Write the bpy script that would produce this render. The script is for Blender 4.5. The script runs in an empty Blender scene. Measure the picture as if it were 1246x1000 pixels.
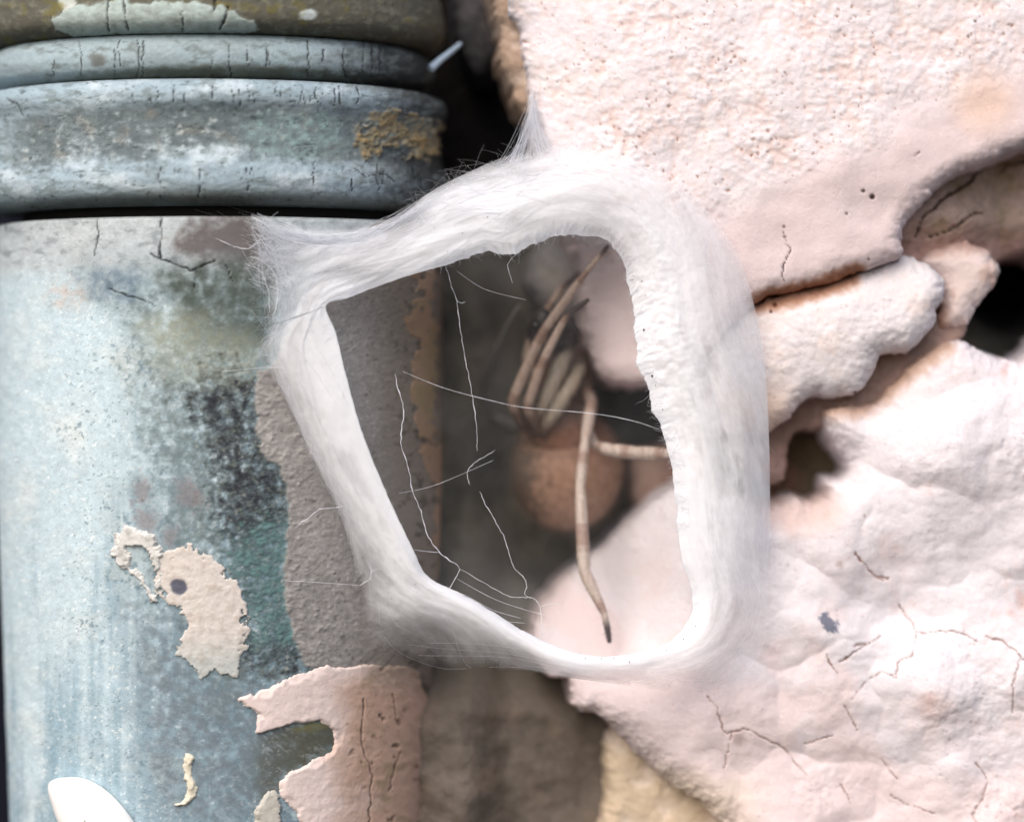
import bpy, math
import numpy as np
from math import radians, pi

# ------------------------------------------------------------------ camera, sky, sun, exposure
S = 0.001                      # everything below is modelled in millimetres
D = 236.0                      # camera to the plane y = 0, mm
PXMM = 20.0                    # photograph pixels per mm in that plane
CX, CY = 623.0, 500.0
scene = bpy.context.scene
C = bpy.context.collection

cam_data = bpy.data.cameras.new('camera')
cam = bpy.data.objects.new('camera', cam_data)
C.objects.link(cam)
cam.location = (0, -D * S, 0)
cam.rotation_euler = (pi / 2, 0, 0)
cam_data.sensor_width = 36
cam_data.lens = 36 * PXMM * D / 1246
cam_data.clip_start = 0.01
cam_data.clip_end = 20
cam_data.dof.use_dof = True
cam_data.dof.focus_distance = (D - 8.6) * S
cam_data.dof.aperture_fstop = 16.5
scene.camera = cam

SUN_EL, SUN_ROT = radians(42), radians(206)
world = bpy.data.worlds.new('World')
scene.world = world
world.use_nodes = True
wn = world.node_tree
bg = wn.nodes['Background']
sky = wn.nodes.new('ShaderNodeTexSky')
sky.sky_type = 'NISHITA'
sky.sun_disc = False
sky.sun_elevation = SUN_EL
sky.sun_rotation = SUN_ROT
sky.air_density = 1.0
sky.dust_density = 5.0
sky.ozone_density = 1.0
wn.links.new(sky.outputs[0], bg.inputs[0])
bg.inputs[1].default_value = 0.145

sun_data = bpy.data.lights.new('sun', 'SUN')
sun_data.energy = 1.35
sun_data.angle = radians(85)
sun_data.color = (1.0, 0.98, 0.975)
sun = bpy.data.objects.new('sun', sun_data)
C.objects.link(sun)
from mathutils import Vector
sd = Vector((math.sin(SUN_ROT) * math.cos(SUN_EL), math.cos(SUN_ROT) * math.cos(SUN_EL), math.sin(SUN_EL)))
sun.rotation_euler = sd.to_track_quat('Z', 'Y').to_euler()
sun.location = sd * 1.0

scene.view_settings.view_transform = 'Standard'
scene.view_settings.look = 'None'
scene.view_settings.exposure = 0.34
scene.view_settings.gamma = 1
scene.render.engine = 'CYCLES'
scene.cycles.use_denoising = True
scene.cycles.max_bounces = 10
scene.cycles.transparent_max_bounces = 24

# ------------------------------------------------------------------ numeric helpers
rng = np.random.default_rng(11)
_perm = rng.permutation(256)
_perm = np.concatenate([_perm, _perm, _perm])
_g = rng.normal(size=(256, 3)); _g /= np.linalg.norm(_g, axis=1)[:, None]


def perlin(x, y, z=0.0):
    x, y, z = np.broadcast_arrays(np.asarray(x, float), np.asarray(y, float), np.asarray(z, float))
    xi, yi, zi = np.floor(x).astype(int), np.floor(y).astype(int), np.floor(z).astype(int)
    xf, yf, zf = x - xi, y - yi, z - zi
    u, v, w = (t * t * t * (t * (t * 6 - 15) + 10) for t in (xf, yf, zf))

    def cor(a, b, c):
        h = _perm[_perm[_perm[(xi + a) & 255] + ((yi + b) & 255)] + ((zi + c) & 255)]
        g = _g[h]
        return g[..., 0] * (xf - a) + g[..., 1] * (yf - b) + g[..., 2] * (zf - c)
    l = lambda a, b, t: a + (b - a) * t
    return 1.6 * l(l(l(cor(0, 0, 0), cor(1, 0, 0), u), l(cor(0, 1, 0), cor(1, 1, 0), u), v),
                   l(l(cor(0, 0, 1), cor(1, 0, 1), u), l(cor(0, 1, 1), cor(1, 1, 1), u), v), w)


def fbm(x, y, z=0.0, o=4, gain=0.5):
    s = 0; a = 1; f = 1; t = 0
    for k in range(o):
        s = s + a * perlin(x * f + 17.3 * k, y * f - 9.1 * k, np.asarray(z) * f + 3.7 * k)
        t += a; a *= gain; f *= 2.03
    return s / t


def cells(x, y, seed=0):
    """distance to the nearest random point of a unit grid, and that point's random number"""
    xi, yi = np.floor(x).astype(int), np.floor(y).astype(int)
    best = np.full(x.shape, 9.0); idv = np.zeros(x.shape)
    for a in (-1, 0, 1):
        for b in (-1, 0, 1):
            h = _perm[_perm[(xi + a + seed) & 255] + ((yi + b) & 255)]
            h2 = _perm[h + 91]; h3 = _perm[h2 + 37]
            d = np.hypot(xi + a + h / 255.0 - x, yi + b + h2 / 255.0 - y)
            m = d < best
            best = np.where(m, d, best); idv = np.where(m, h3 / 255.0, idv)
    return best, idv


def sst(a, b, x):
    t = np.clip((x - a) / (b - a), 0, 1)
    return t * t * (3 - 2 * t)


def lerp(a, b, t):
    return a + (b - a) * t


def smooth_poly(p, n=5, closed=True):
    p = np.asarray(p, float)
    out = []
    N = len(p)
    for i in range(N if closed else N - 1):
        if closed:
            a, b, c, d = p[i - 1], p[i], p[(i + 1) % N], p[(i + 2) % N]
        else:
            a, b, c, d = p[max(i - 1, 0)], p[i], p[i + 1], p[min(i + 2, N - 1)]
        for k in range(n):
            t = k / n
            out.append(0.5 * (2 * b + (c - a) * t + (2 * a - 5 * b + 4 * c - d) * t * t + (3 * b - a - 3 * c + d) * t ** 3))
    if not closed:
        out.append(p[-1])
    return np.array(out)


def seg_dist(x, y, poly, closed=True):
    d = np.full(x.shape, 1e9)
    N = len(poly)
    for i in range(N if closed else N - 1):
        ax, ay = poly[i][:2]; bx, by = poly[(i + 1) % N][:2]
        ex, ey = bx - ax, by - ay
        t = np.clip(((x - ax) * ex + (y - ay) * ey) / (ex * ex + ey * ey + 1e-9), 0, 1)
        d = np.minimum(d, (x - ax - t * ex) ** 2 + (y - ay - t * ey) ** 2)
    return np.sqrt(d)


def sdf(x, y, poly):
    """positive inside"""
    ins = np.zeros(x.shape, bool)
    N = len(poly)
    for i in range(N):
        ax, ay = poly[i]; bx, by = poly[(i + 1) % N]
        c = (ay > y) != (by > y)
        with np.errstate(divide='ignore', invalid='ignore'):
            ins ^= c & (x < (bx - ax) * (y - ay) / (by - ay + 1e-12) + ax)
    d = seg_dist(x, y, poly)
    return np.where(ins, d, -d)


def wsdf(x, y, poly, amp=4, wl=18, sm=True, seed=0.0):
    if sm:
        poly = smooth_poly(poly)
    wx = x + amp * fbm(x / wl, y / wl, 3.1 + seed, 4, 0.6) * 1.6
    wy = y + amp * fbm(x / wl, y / wl, 8.7 + seed, 4, 0.6) * 1.6
    return sdf(wx, wy, poly)


def wline(x, y, line, amp=3, wl=14):
    wx = x + amp * fbm(x / wl, y / wl, 23.1, 3, 0.6) * 1.5
    wy = y + amp * fbm(x / wl, y / wl, 28.7, 3, 0.6) * 1.5
    return seg_dist(wx, wy, line, False)


def lin(c):
    c = np.clip(np.asarray(c, float), 0, 1)
    return np.where(c <= 0.04045, c / 12.92, ((c + 0.055) / 1.055) ** 2.4)


def at(px, py, y):
    """photograph pixel at depth y -> mm"""
    s = (D + y) / D / PXMM
    return np.stack(np.broadcast_arrays((px - CX) * s, y, (CY - py) * s), -1).astype(float)


def proj(p):
    s = D / (D + p[..., 1]) * PXMM
    return CX + p[..., 0] * s, CY - p[..., 2] * s


# ------------------------------------------------------------------ object helpers
def tag(o, label=None, cat=None, group=None, kind=None):
    if label: o['label'] = label
    if cat: o['category'] = cat
    if group: o['group'] = group
    if kind: o['kind'] = kind
    return o


def empty(name, loc_mm):
    o = bpy.data.objects.new(name, None)
    C.objects.link(o)
    o.location = tuple(v * S for v in loc_mm)
    o.empty_display_size = 0.004
    return o


def mesh_obj(name, verts, faces, mat, parent=None, col=None, attrs=None, smooth=True):
    """verts in world mm; parented objects keep the world place"""
    verts = np.asarray(verts, float)
    off = np.zeros(3)
    p = parent
    while p is not None:
        off = off + np.array(p.location) / S
        p = p.parent
    me = bpy.data.meshes.new(name)
    v = ((verts - off) * S).astype(np.float32)
    faces = np.asarray(faces, np.int32)
    nf, k = faces.shape
    me.vertices.add(len(v)); me.vertices.foreach_set('co', v.ravel())
    me.loops.add(nf * k); me.loops.foreach_set('vertex_index', faces.ravel())
    me.polygons.add(nf)
    me.polygons.foreach_set('loop_start', np.arange(0, nf * k, k, dtype=np.int32))
    me.polygons.foreach_set('loop_total', np.full(nf, k, np.int32))
    me.polygons.foreach_set('use_smooth', np.full(nf, smooth, bool))
    me.update(); me.validate()
    if col is not None:
        a = me.color_attributes.new('Col', 'FLOAT_COLOR', 'POINT')
        c = np.ones((len(v), 4), np.float32); c[:, :3] = col
        a.data.foreach_set('color', c.ravel())
    for n, d in (attrs or {}).items():
        a = me.attributes.new(n, 'FLOAT', 'POINT')
        a.data.foreach_set('value', np.asarray(d, np.float32).ravel())
    me.materials.append(mat)
    o = bpy.data.objects.new(name, me)
    C.objects.link(o)
    if parent is not None:
        o.parent = parent
    return o


def grid_faces(nr, nc, wrap=False, keep=None):
    r, c = np.meshgrid(np.arange(nr - 1), np.arange(nc if wrap else nc - 1), indexing='ij')
    c2 = (c + 1) % nc
    f = np.stack([r * nc + c, r * nc + c2, (r + 1) * nc + c2, (r + 1) * nc + c], -1).reshape(-1, 4)
    if keep is not None:
        f = f[keep.ravel()[f].all(1)]
    return f


def compact(verts, faces, *arrs):
    used = np.zeros(len(verts), bool); used[faces.ravel()] = True
    idx = np.cumsum(used) - 1
    return (verts[used], idx[faces]) + tuple(a[used] for a in arrs)


def tube(pts, rad, n=6, caps=True):
    """closed round tube along points (mm)"""
    pts = np.asarray(pts, float); rad = np.broadcast_to(np.asarray(rad, float), (len(pts),))
    T = np.gradient(pts, axis=0); T /= np.linalg.norm(T, axis=1)[:, None] + 1e-12
    ref = np.array([0.13, 0.9, 0.21])
    A = np.cross(T, ref); A /= np.linalg.norm(A, axis=1)[:, None] + 1e-9
    B = np.cross(T, A)
    th = np.arange(n) * 2 * pi / n
    ring = pts[:, None] + rad[:, None, None] * (np.cos(th)[None, :, None] * A[:, None] + np.sin(th)[None, :, None] * B[:, None])
    v = ring.reshape(-1, 3)
    f = grid_faces(len(pts), n, True)
    return v, f


def many_tubes(list_pts, list_rad, n=3):
    V, F, o = [], [], 0
    for p, r in zip(list_pts, list_rad):
        v, f = tube(p, r, n)
        V.append(v); F.append(f + o); o += len(v)
    return np.concatenate(V), np.concatenate(F)


# ------------------------------------------------------------------ materials
def new_mat(name):
    m = bpy.data.materials.new(name)
    m.use_nodes = True
    return m, m.node_tree, m.node_tree.nodes['Principled BSDF']


def surf_mat(name, rough=0.8, spec=0.3, bumps=((0.35, 0.05),), grain=0.16, grain_wl=0.25, speck=None):
    """vertex colour, times fine grain, with layers of fine relief: bumps = (wavelength mm, height mm)"""
    m, nt, b = new_mat(name)
    N, L = nt.nodes, nt.links
    tc = N.new('ShaderNodeTexCoord')
    mp = N.new('ShaderNodeMapping'); mp.inputs['Scale'].default_value = (1 / S,) * 3
    L.new(tc.outputs['Object'], mp.inputs['Vector'])
    at_ = N.new('ShaderNodeAttribute'); at_.attribute_name = 'Col'
    no = N.new('ShaderNodeTexNoise'); no.inputs['Scale'].default_value = 1 / grain_wl
    no.inputs['Detail'].default_value = 5; no.inputs['Roughness'].default_value = 0.65
    L.new(mp.outputs[0], no.inputs['Vector'])
    mr = N.new('ShaderNodeMapRange')
    mr.inputs['From Min'].default_value = 0.25; mr.inputs['From Max'].default_value = 0.75
    mr.inputs['To Min'].default_value = 1 - grain; mr.inputs['To Max'].default_value = 1 + grain
    L.new(no.outputs[0], mr.inputs[0])
    mul = N.new('ShaderNodeVectorMath'); mul.operation = 'SCALE'
    L.new(at_.outputs['Color'], mul.inputs[0]); L.new(mr.outputs[0], mul.inputs['Scale'])
    L.new(mul.outputs[0], b.inputs['Base Color'])
    b.inputs['Roughness'].default_value = rough
    b.inputs['Specular IOR Level'].default_value = spec
    prev = None
    for k, (wl, h) in enumerate(bumps):
        nz = N.new('ShaderNodeTexNoise'); nz.inputs['Scale'].default_value = 1 / wl
        nz.inputs['Detail'].default_value = 4; nz.inputs['Roughness'].default_value = 0.6
        L.new(mp.outputs[0], nz.inputs['Vector'])
        bp = N.new('ShaderNodeBump'); bp.inputs['Distance'].default_value = h * S * 4
        bp.inputs['Strength'].default_value = 1.0
        L.new(nz.outputs[0], bp.inputs['Height'])
        if prev: L.new(prev.outputs[0], bp.inputs['Normal'])
        prev = bp
    L.new(prev.outputs[0], b.inputs['Normal'])
    return m


M_PAINT = surf_mat('weathered_paint', 0.8, 0.14, ((0.5, 0.008), (0.12, 0.005)), 0.12, 0.12)
M_PLASTER = surf_mat('limewash', 0.9, 0.15, ((0.5, 0.006), (0.16, 0.006)), 0.05, 0.3)
M_BACK = surf_mat('rough_back', 0.95, 0.1, ((0.6, 0.05), (0.2, 0.02)), 0.2, 0.5)
M_SPIDER = surf_mat('spider_skin', 0.5, 0.4, ((0.15, 0.006),), 0.25, 0.2)


def plain_mat(name, c, rough=0.5, spec=0.4, wl=0.3):
    m, nt, b = new_mat(name)
    N, L = nt.nodes, nt.links
    tc = N.new('ShaderNodeTexCoord'); no = N.new('ShaderNodeTexNoise')
    no.inputs['Scale'].default_value = 1 / (wl * S)
    L.new(tc.outputs['Object'], no.inputs['Vector'])
    rp = N.new('ShaderNodeValToRGB')
    c = lin(c)
    rp.color_ramp.elements[0].color = (*(c * 0.85), 1); rp.color_ramp.elements[1].color = (*np.minimum(c * 1.12, 1), 1)
    L.new(no.outputs[0], rp.inputs[0]); L.new(rp.outputs[0], b.inputs['Base Color'])
    b.inputs['Roughness'].default_value = rough; b.inputs['Specular IOR Level'].default_value = spec
    return m


def silk_mat(name, use_alpha):
    m = bpy.data.materials.new(name); m.use_nodes = True
    nt = m.node_tree; N, L = nt.nodes, nt.links
    N.remove(N['Principled BSDF']); out = N['Material Output']
    df = N.new('ShaderNodeBsdfDiffuse'); tl = N.new('ShaderNodeBsdfTranslucent')
    for s_ in (df, tl): s_.inputs['Color'].default_value = (0.90, 0.925, 0.975, 1)
    mx = N.new('ShaderNodeMixShader'); mx.inputs[0].default_value = 0.27 if use_alpha else 0.45
    L.new(df.outputs[0], mx.inputs[1]); L.new(tl.outputs[0], mx.inputs[2])
    if not use_alpha:
        L.new(mx.outputs[0], out.inputs[0]); return m
    tr = N.new('ShaderNodeBsdfTransparent')
    a = N.new('ShaderNodeAttribute'); a.attribute_name = 'alpha'
    uu = N.new('ShaderNodeAttribute'); uu.attribute_name = 'along'
    vv = N.new('ShaderNodeAttribute'); vv.attribute_name = 'across'
    cb = N.new('ShaderNodeCombineXYZ')
    L.new(uu.outputs['Fac'], cb.inputs[0]); L.new(vv.outputs['Fac'], cb.inputs[1])
    no = N.new('ShaderNodeTexNoise'); no.inputs['Scale'].default_value = 1.0
    no.inputs['Detail'].default_value = 4; no.inputs['Roughness'].default_value = 0.7
    L.new(cb.outputs[0], no.inputs['Vector'])
    # fibres: where the sheet is thin, only the noise crests stay
    m1 = N.new('ShaderNodeMath'); m1.operation = 'MULTIPLY_ADD'
    L.new(no.outputs[0], m1.inputs[0]); m1.inputs[1].default_value = 0.4; m1.inputs[2].default_value = -0.2
    m2 = N.new('ShaderNodeMath'); m2.operation = 'MULTIPLY'
    w = N.new('ShaderNodeMath'); w.operation = 'SUBTRACT'; w.inputs[0].default_value = 1.0
    L.new(a.outputs['Fac'], w.inputs[1])
    m3 = N.new('ShaderNodeMath'); m3.operation = 'MULTIPLY'   # a*(1-a)*4
    L.new(a.outputs['Fac'], m3.inputs[0]); L.new(w.outputs[0], m3.inputs[1])
    m4 = N.new('ShaderNodeMath'); m4.operation = 'MULTIPLY'; m4.inputs[1].default_value = 4.0
    L.new(m3.outputs[0], m4.inputs[0])
    L.new(m1.outputs[0], m2.inputs[0]); L.new(m4.outputs[0], m2.inputs[1])
    ad = N.new('ShaderNodeMath'); ad.operation = 'ADD'; ad.use_clamp = True
    L.new(a.outputs['Fac'], ad.inputs[0]); L.new(m2.outputs[0], ad.inputs[1])
    mix = N.new('ShaderNodeMixShader')
    L.new(ad.outputs[0], mix.inputs[0]); L.new(tr.outputs[0], mix.inputs[1]); L.new(mx.outputs[0], mix.inputs[2])
    bp = N.new('ShaderNodeBump'); bp.inputs['Distance'].default_value = 0.03 * S; bp.inputs['Strength'].default_value = 0.5
    L.new(no.outputs[0], bp.inputs['Height'])
    L.new(bp.outputs[0], df.inputs['Normal'])
    L.new(mix.outputs[0], out.inputs[0])
    return m


M_SILK = silk_mat('silk_sheet', True)
M_THREAD = silk_mat('silk_thread', False)

# ------------------------------------------------------------------ the drainpipe
PX0 = 267.0
AX = (PX0 - CX) / PXMM * 1.0127
AY = 3.0


def shaft_r(z):
    return 13.62 + np.where(z < -3, (z + 3) * 0.036, 0)


def theta_samples(n_front, n_back=40, half=1.62):
    a = np.linspace(-half, half, n_front)
    b = np.linspace(half, 2 * pi - half, n_back)[1:-1]
    return np.concatenate([a, b])


def pipe_xyz(th, z, r):
    return np.stack([AX + r * np.sin(th), AY - r * np.cos(th), z], -1)


def zat(py, r=13.5):
    """height of photo row py on the pipe's front line"""
    return (CY - py) * (D + AY - r) / D / PXMM


pipe = empty('drainpipe', (AX, AY, zat(1100)))
tag(pipe, 'old round drainpipe with flaking pale blue paint and ringed collars', 'drainpipe')


def paste(col, c, m):
    return col + (np.asarray(c)[None] - col) * np.clip(m, 0, 1)[:, None]


def speckle(px, py, wl, thr, seed=0):
    wx = px + 0.35 * wl * fbm(px / wl * 1.7, py / wl * 1.7, seed + 0.5, 2)
    wy = py + 0.35 * wl * fbm(px / wl * 1.7, py / wl * 1.7, seed + 9.5, 2)
    d, i = cells(wx / wl, wy / wl, seed)
    k = np.clip((i - thr) / (1 - thr), 0, 1)
    return sst(0.10 + 0.34 * k, 0.02 + 0.10 * k, d) * (i > thr) * sst(-0.25, 0.25, fbm(px / wl / 5, py / wl / 5, seed + 3.3, 2))


def crack(px, py, lines, w=2.0):
    m = np.zeros(px.shape)
    for l in lines:
        wd = w
        if isinstance(l, tuple): l, wd = l
        x = np.array([q[0] for q in l]); y = np.array([q[1] for q in l])
        sel = (px > x.min() - 25) & (px < x.max() + 25) & (py > y.min() - 25) & (py < y.max() + 25)
        if sel.any():
            d = wline(px[sel], py[sel], l, 2.6, 13)
            q = fbm(px[sel] / 17, py[sel] / 17, 5.5, 3)
            lw = wd * np.clip(0.45 + 0.75 * q, 0.15, 1.3)
            m[sel] = np.maximum(m[sel], sst(lw + 0.75, lw * 0.2, d) * np.clip(0.8 + 0.6 * q, 0.4, 1))
    return m


def shaft_look(px, py, front):
    """colour (srgb) and relief (mm outward) of the shaft at photo pixels"""
    n1 = fbm(px / 60, py / 60, 1.0, 5); n2 = fbm(px / 14, py / 14, 2.0, 4, 0.6); n3 = fbm(px / 5, py / 5, 3.0, 3, 0.65)
    st = fbm(px / 22, py / 260, 4.0, 4, 0.6)
    col = np.zeros((len(px), 3)) + np.array([0.725, 0.80, 0.835])
    dr = 0.05 * n1 + 0.012 * n3
    # bluish fade towards the bottom and in vertical streaks
    col = paste(col, (0.52, 0.62, 0.675), sst(-0.35, 0.45, st + 0.4 * n1 + (py - 700) / 560 + (px - 200) / 380) * 0.85)
    col = paste(col, (0.52, 0.63, 0.69), sst(0.1, 0.5, st) * 0.45 * sst(600, 800, py))
    col = paste(col, (0.86, 0.87, 0.86), sst(-0.1, 0.5, n1 + 0.3 * n2) * 0.5)
    n4 = fbm(px / 9, py / 9, 4.7, 3, 0.7)
    col = col * (1 + 0.07 * n2 + 0.07 * n4 + 0.05 * n3)[:, None]
    fl = sst(0.06, 0.40, fbm(px / 8, py / 8, 14.7, 4, 0.7) + 0.35 * n1 + (px - 190) / 500)
    col = paste(col, (0.40, 0.49, 0.54), fl * 0.75 * sst(330, 380, py))
    col = paste(col, (0.90, 0.915, 0.91), sst(0.2, 0.5, fbm(px / 7, py / 7, 18.7, 4, 0.7) - 0.3 * n1) * 0.55)
    tiny = sst(0.30, 0.48, fbm(px / 4.6, py / 4.6, 33.7, 3, 0.65) + 0.22 * n1 + 0.12 * n2)
    col = paste(col, (0.33, 0.41, 0.45), tiny * 0.62 * sst(20, 110, px))
    tiny = sst(0.34, 0.5, fbm(px / 5.5, py / 5.5, 43.7, 3, 0.65) - 0.2 * n1)
    col = paste(col, (0.93, 0.94, 0.94), tiny * 0.6)
    # rusty blush on the upper left
    col = paste(col, (0.78, 0.66, 0.60), sst(46, 5, np.hypot((px - 85), (py - 358) * 1.5)) * (0.35 + n2) * 0.8)
    # top band
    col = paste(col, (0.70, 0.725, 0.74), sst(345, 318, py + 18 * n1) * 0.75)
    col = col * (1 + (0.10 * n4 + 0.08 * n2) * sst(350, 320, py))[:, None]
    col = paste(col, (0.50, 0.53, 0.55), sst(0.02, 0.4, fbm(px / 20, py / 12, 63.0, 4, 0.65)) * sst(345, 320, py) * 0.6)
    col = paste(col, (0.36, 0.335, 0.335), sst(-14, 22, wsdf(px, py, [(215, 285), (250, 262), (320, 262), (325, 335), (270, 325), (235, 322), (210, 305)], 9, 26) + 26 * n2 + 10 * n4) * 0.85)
    # blue-grey mottles right of the centre, darkening to the algae patch
    m = sst(-30, 40, wsdf(px, py, [(95, 330), (160, 318), (250, 322), (325, 330), (340, 400), (330, 470), (350, 570), (352, 660), (340, 700), (280, 680), (230, 600), (200, 520), (180, 440), (130, 390)], 22, 50))
    col = paste(col, (0.40, 0.46, 0.48), m * (0.55 + 0.9 * n2 + 0.4 * n1 + 0.5 * n4))
    m = sst(-60, 40, wsdf(px, py, [(170, 560), (250, 520), (352, 560), (352, 800), (330, 960), (250, 960), (190, 800)], 30, 60, seed=11))
    col = paste(col, (0.36, 0.43, 0.46), m * (0.40 + 1.0 * n2 + 0.6 * n4 + 0.4 * n1))
    m = sst(-6, 12, wsdf(px, py, [(90, 330), (165, 325), (185, 345), (140, 372), (105, 360)], 12, 22, seed=2)) * 0.55
    col = paste(col, (0.36, 0.44, 0.52), m * (0.6 + n2))
    m = sst(-12, 18, wsdf(px, py, [(200, 330), (320, 322), (335, 380), (322, 425), (250, 425), (215, 385)], 16, 30, seed=3))
    col = paste(col, (0.30, 0.335, 0.32), m * (0.72 + 0.9 * n2))
    m = sst(-20, 25, wsdf(px, py, [(170, 385), (240, 385), (320, 420), (310, 460), (230, 470), (190, 440)], 14, 30, seed=4))
    col = paste(col, (0.62, 0.63, 0.55), m * (0.5 + 0.7 * n2))
    algae = wsdf(px, py, [(185, 478), (205, 455), (250, 440), (300, 455), (318, 470), (316, 545), (345, 560), (353, 580), (340, 620), (345, 660), (350, 720), (372, 800), (340, 815), (300, 805), (292, 780), (305, 740), (280, 690), (255, 640), (258, 590), (238, 545), (205, 505)], 13, 26, seed=5)
    ma = sst(-26, 30, algae * 0.8 + 60 * n2 + 46 * n4 + 16 * n3 - 34 * sst(300, 200, px))
    ac_ = np.zeros_like(col) + np.array([0.17, 0.18, 0.20])
    ac_ = paste(ac_, (0.40, 0.43, 0.40), sst(0.0, 0.45, n4 + 0.5 * n3 + 0.35 * sst(500, 430, py)) * 0.8)
    col = col + (ac_ - col) * (ma * np.clip(0.76 + 0.6 * n2, 0, 1))[:, None]
    dr += 0.07 * ma * (0.6 + n3)
    halo = sst(-70, 10, algae + 40 * n1 + 20 * n2)
    col = paste(col, (0.47, 0.52, 0.52), halo * (1 - ma) * np.clip(0.35 + 0.9 * n4 + 0.7 * n2, 0, 0.9))
    teal = wsdf(px, py, [(300, 650), (350, 655), (352, 720), (360, 770), (330, 780), (308, 770), (312, 720), (285, 680)], 10, 22, seed=6)
    col = paste(col, (0.37, 0.49, 0.50), sst(-24, 14, teal + 36 * n2 + 20 * n4) * (0.66 + 1.0 * n2 + 0.9 * n4))
    m = sst(-10, 14, wsdf(px, py, [(315, 895), (350, 880), (410, 875), (420, 910), (390, 925), (345, 950), (330, 985), (310, 960)], 6, 20, seed=12) + 14 * n2)
    col = paste(col, (0.33, 0.34, 0.31), m * (1.0 + 0.6 * n2)); col = paste(col, (0.47, 0.46, 0.30), sst(0, 10, wsdf(px, py, [(345, 884), (400, 872), (408, 888), (360, 894)], 4, 14)) * 0.6)
    # pale worn specks over the dark patch
    sp = speckle(px + 3 * n3, py + 3 * n3, 9, 0.45) + speckle(px, py, 5.5, 0.62, 9)
    col = paste(col, (0.66, 0.67, 0.65), sp * sst(-30, 0, algae) * 0.75 * (0.6 + 0.8 * n1))
    sp2 = speckle(px + 2 * n3, py, 11, 0.72, 4)
    col = paste(col, (0.40, 0.44, 0.45), sp2 * 0.35 * sst(40, 300, px))
    # reddish rust worn spots near the frayed flake
    for (x, y, r) in ((172, 600, 13), (178, 635, 15), (206, 655, 12), (225, 600, 14), (240, 610, 10)):
        col = paste(col, (0.47, 0.44, 0.45), sst(r * 1.4, r * 0.2, np.hypot(px - x, (py - y) * 0.8) + 22 * n2 + 12 * n4) * 0.6)
    # lower grey-blue scuffs
    m = sst(-30, 40, wsdf(px, py, [(160, 740), (260, 820), (330, 840), (345, 940), (330, 1010), (200, 1010), (170, 900)], 22, 50, seed=7))
    col = paste(col, (0.43, 0.475, 0.51), m * (0.5 + 0.9 * n2 + 0.5 * n4))
    sc = np.abs(fbm((px * 0.8 + py * 0.6) / 30, (py * 0.8 - px * 0.6) / 5, 21.5, 3))
    col = paste(col, (0.72, 0.76, 0.79), sst(0.09, 0.0, sc) * sst(0.0, 0.4, fbm(px / 40, py / 40, 25.5, 3)) * 0.55 * sst(700, 760, py) * sst(120, 180, px))
    # bare grey undercoat on the right
    grey = wsdf(px, py, [(312, 455), (335, 440), (420, 300), (620, 250), (640, 1100), (470, 1100), (500, 860), (420, 815), (375, 812), (352, 755), (344, 700), (350, 640), (342, 575), (318, 548)], 5, 16, seed=8)
    mg = sst(-1.5, 2.5, grey)
    gcol = np.array([0.575, 0.565, 0.56])[None] * (1 + 0.16 * n2[:, None] + 0.12 * n3[:, None] + 0.1 * n1[:, None])
    gcol = paste(gcol, (0.36, 0.345, 0.33), speckle(px, py, 8, 0.6, 7) * 0.7)
    gcol = paste(gcol, (0.74, 0.73, 0.73), speckle(px, py, 7, 0.75, 17) * 0.6)
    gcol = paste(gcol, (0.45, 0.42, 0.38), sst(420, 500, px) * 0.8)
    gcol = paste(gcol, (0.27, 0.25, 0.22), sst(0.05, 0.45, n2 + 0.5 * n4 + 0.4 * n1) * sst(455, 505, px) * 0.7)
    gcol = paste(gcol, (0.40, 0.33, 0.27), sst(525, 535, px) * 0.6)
    col = col + (gcol - col) * mg[:, None]
    dr += mg * (0.10 + 0.05 * n2 + 0.03 * n3)
    # cracks
    ck = crack(px, py, [([(117, 262), (119, 285), (114, 310)], 2.2), ([(195, 264), (196, 285), (193, 305), (196, 314)], 3.0),
                        ([(182, 308), (196, 316), (215, 322), (232, 330), (240, 325), (262, 318)], 1.8),
                        ([(240, 325), (236, 350)], 1.4), ([(3, 262), (6, 280)], 1.5), ([(130, 350), (190, 372)], 0.7),
                        ([(275, 322), (285, 345)], 1.2)])
    col = paste(col, (0.10, 0.10, 0.11), ck * 0.9)
    dr -= ck * 0.12
    return col, dr


def build_revolve(name, zr, look, n_front=460, mat=M_PAINT, parent=pipe, dx=0.0, grow=0.0):
    """zr: rows of (z, r) from top to bottom"""
    th = theta_samples(n_front)
    Z = np.repeat(zr[:, :1], len(th), 1); R = np.repeat(zr[:, 1:2], len(th), 1); TH = np.repeat(th[None], len(zr), 0)
    R = R + grow
    P = pipe_xyz(TH, Z, R).reshape(-1, 3); P[:, 0] += dx
    px, py = proj(P)
    back = (np.abs((TH.ravel() + pi) % (2 * pi) - pi) > 1.7)
    px = np.where(back, 200 + 0.2 * (px - 200), px)
    col, dr = look(px, py, ~back)
    dr = np.where(back, 0, dr).reshape(Z.shape)
    P = pipe_xyz(TH, Z, R + dr).reshape(-1, 3); P[:, 0] += dx
    return mesh_obj(name, P, grid_faces(len(zr), len(th), True)[:, ::-1], mat, parent, lin(col))


zs = np.linspace(zat(263), zat(1075), 640)
rs = shaft_r(zs)
top = np.array([[zs[0] - 0.02, 11.6], [zs[0] + 0.03, 12.7], [zs[0] + 0.02, 13.15], [zs[0] - 0.05, 13.45]])
zr = np.concatenate([top, np.stack([zs[3:], rs[3:]], -1)])
shaft = build_revolve('shaft', zr, shaft_look)


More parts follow.
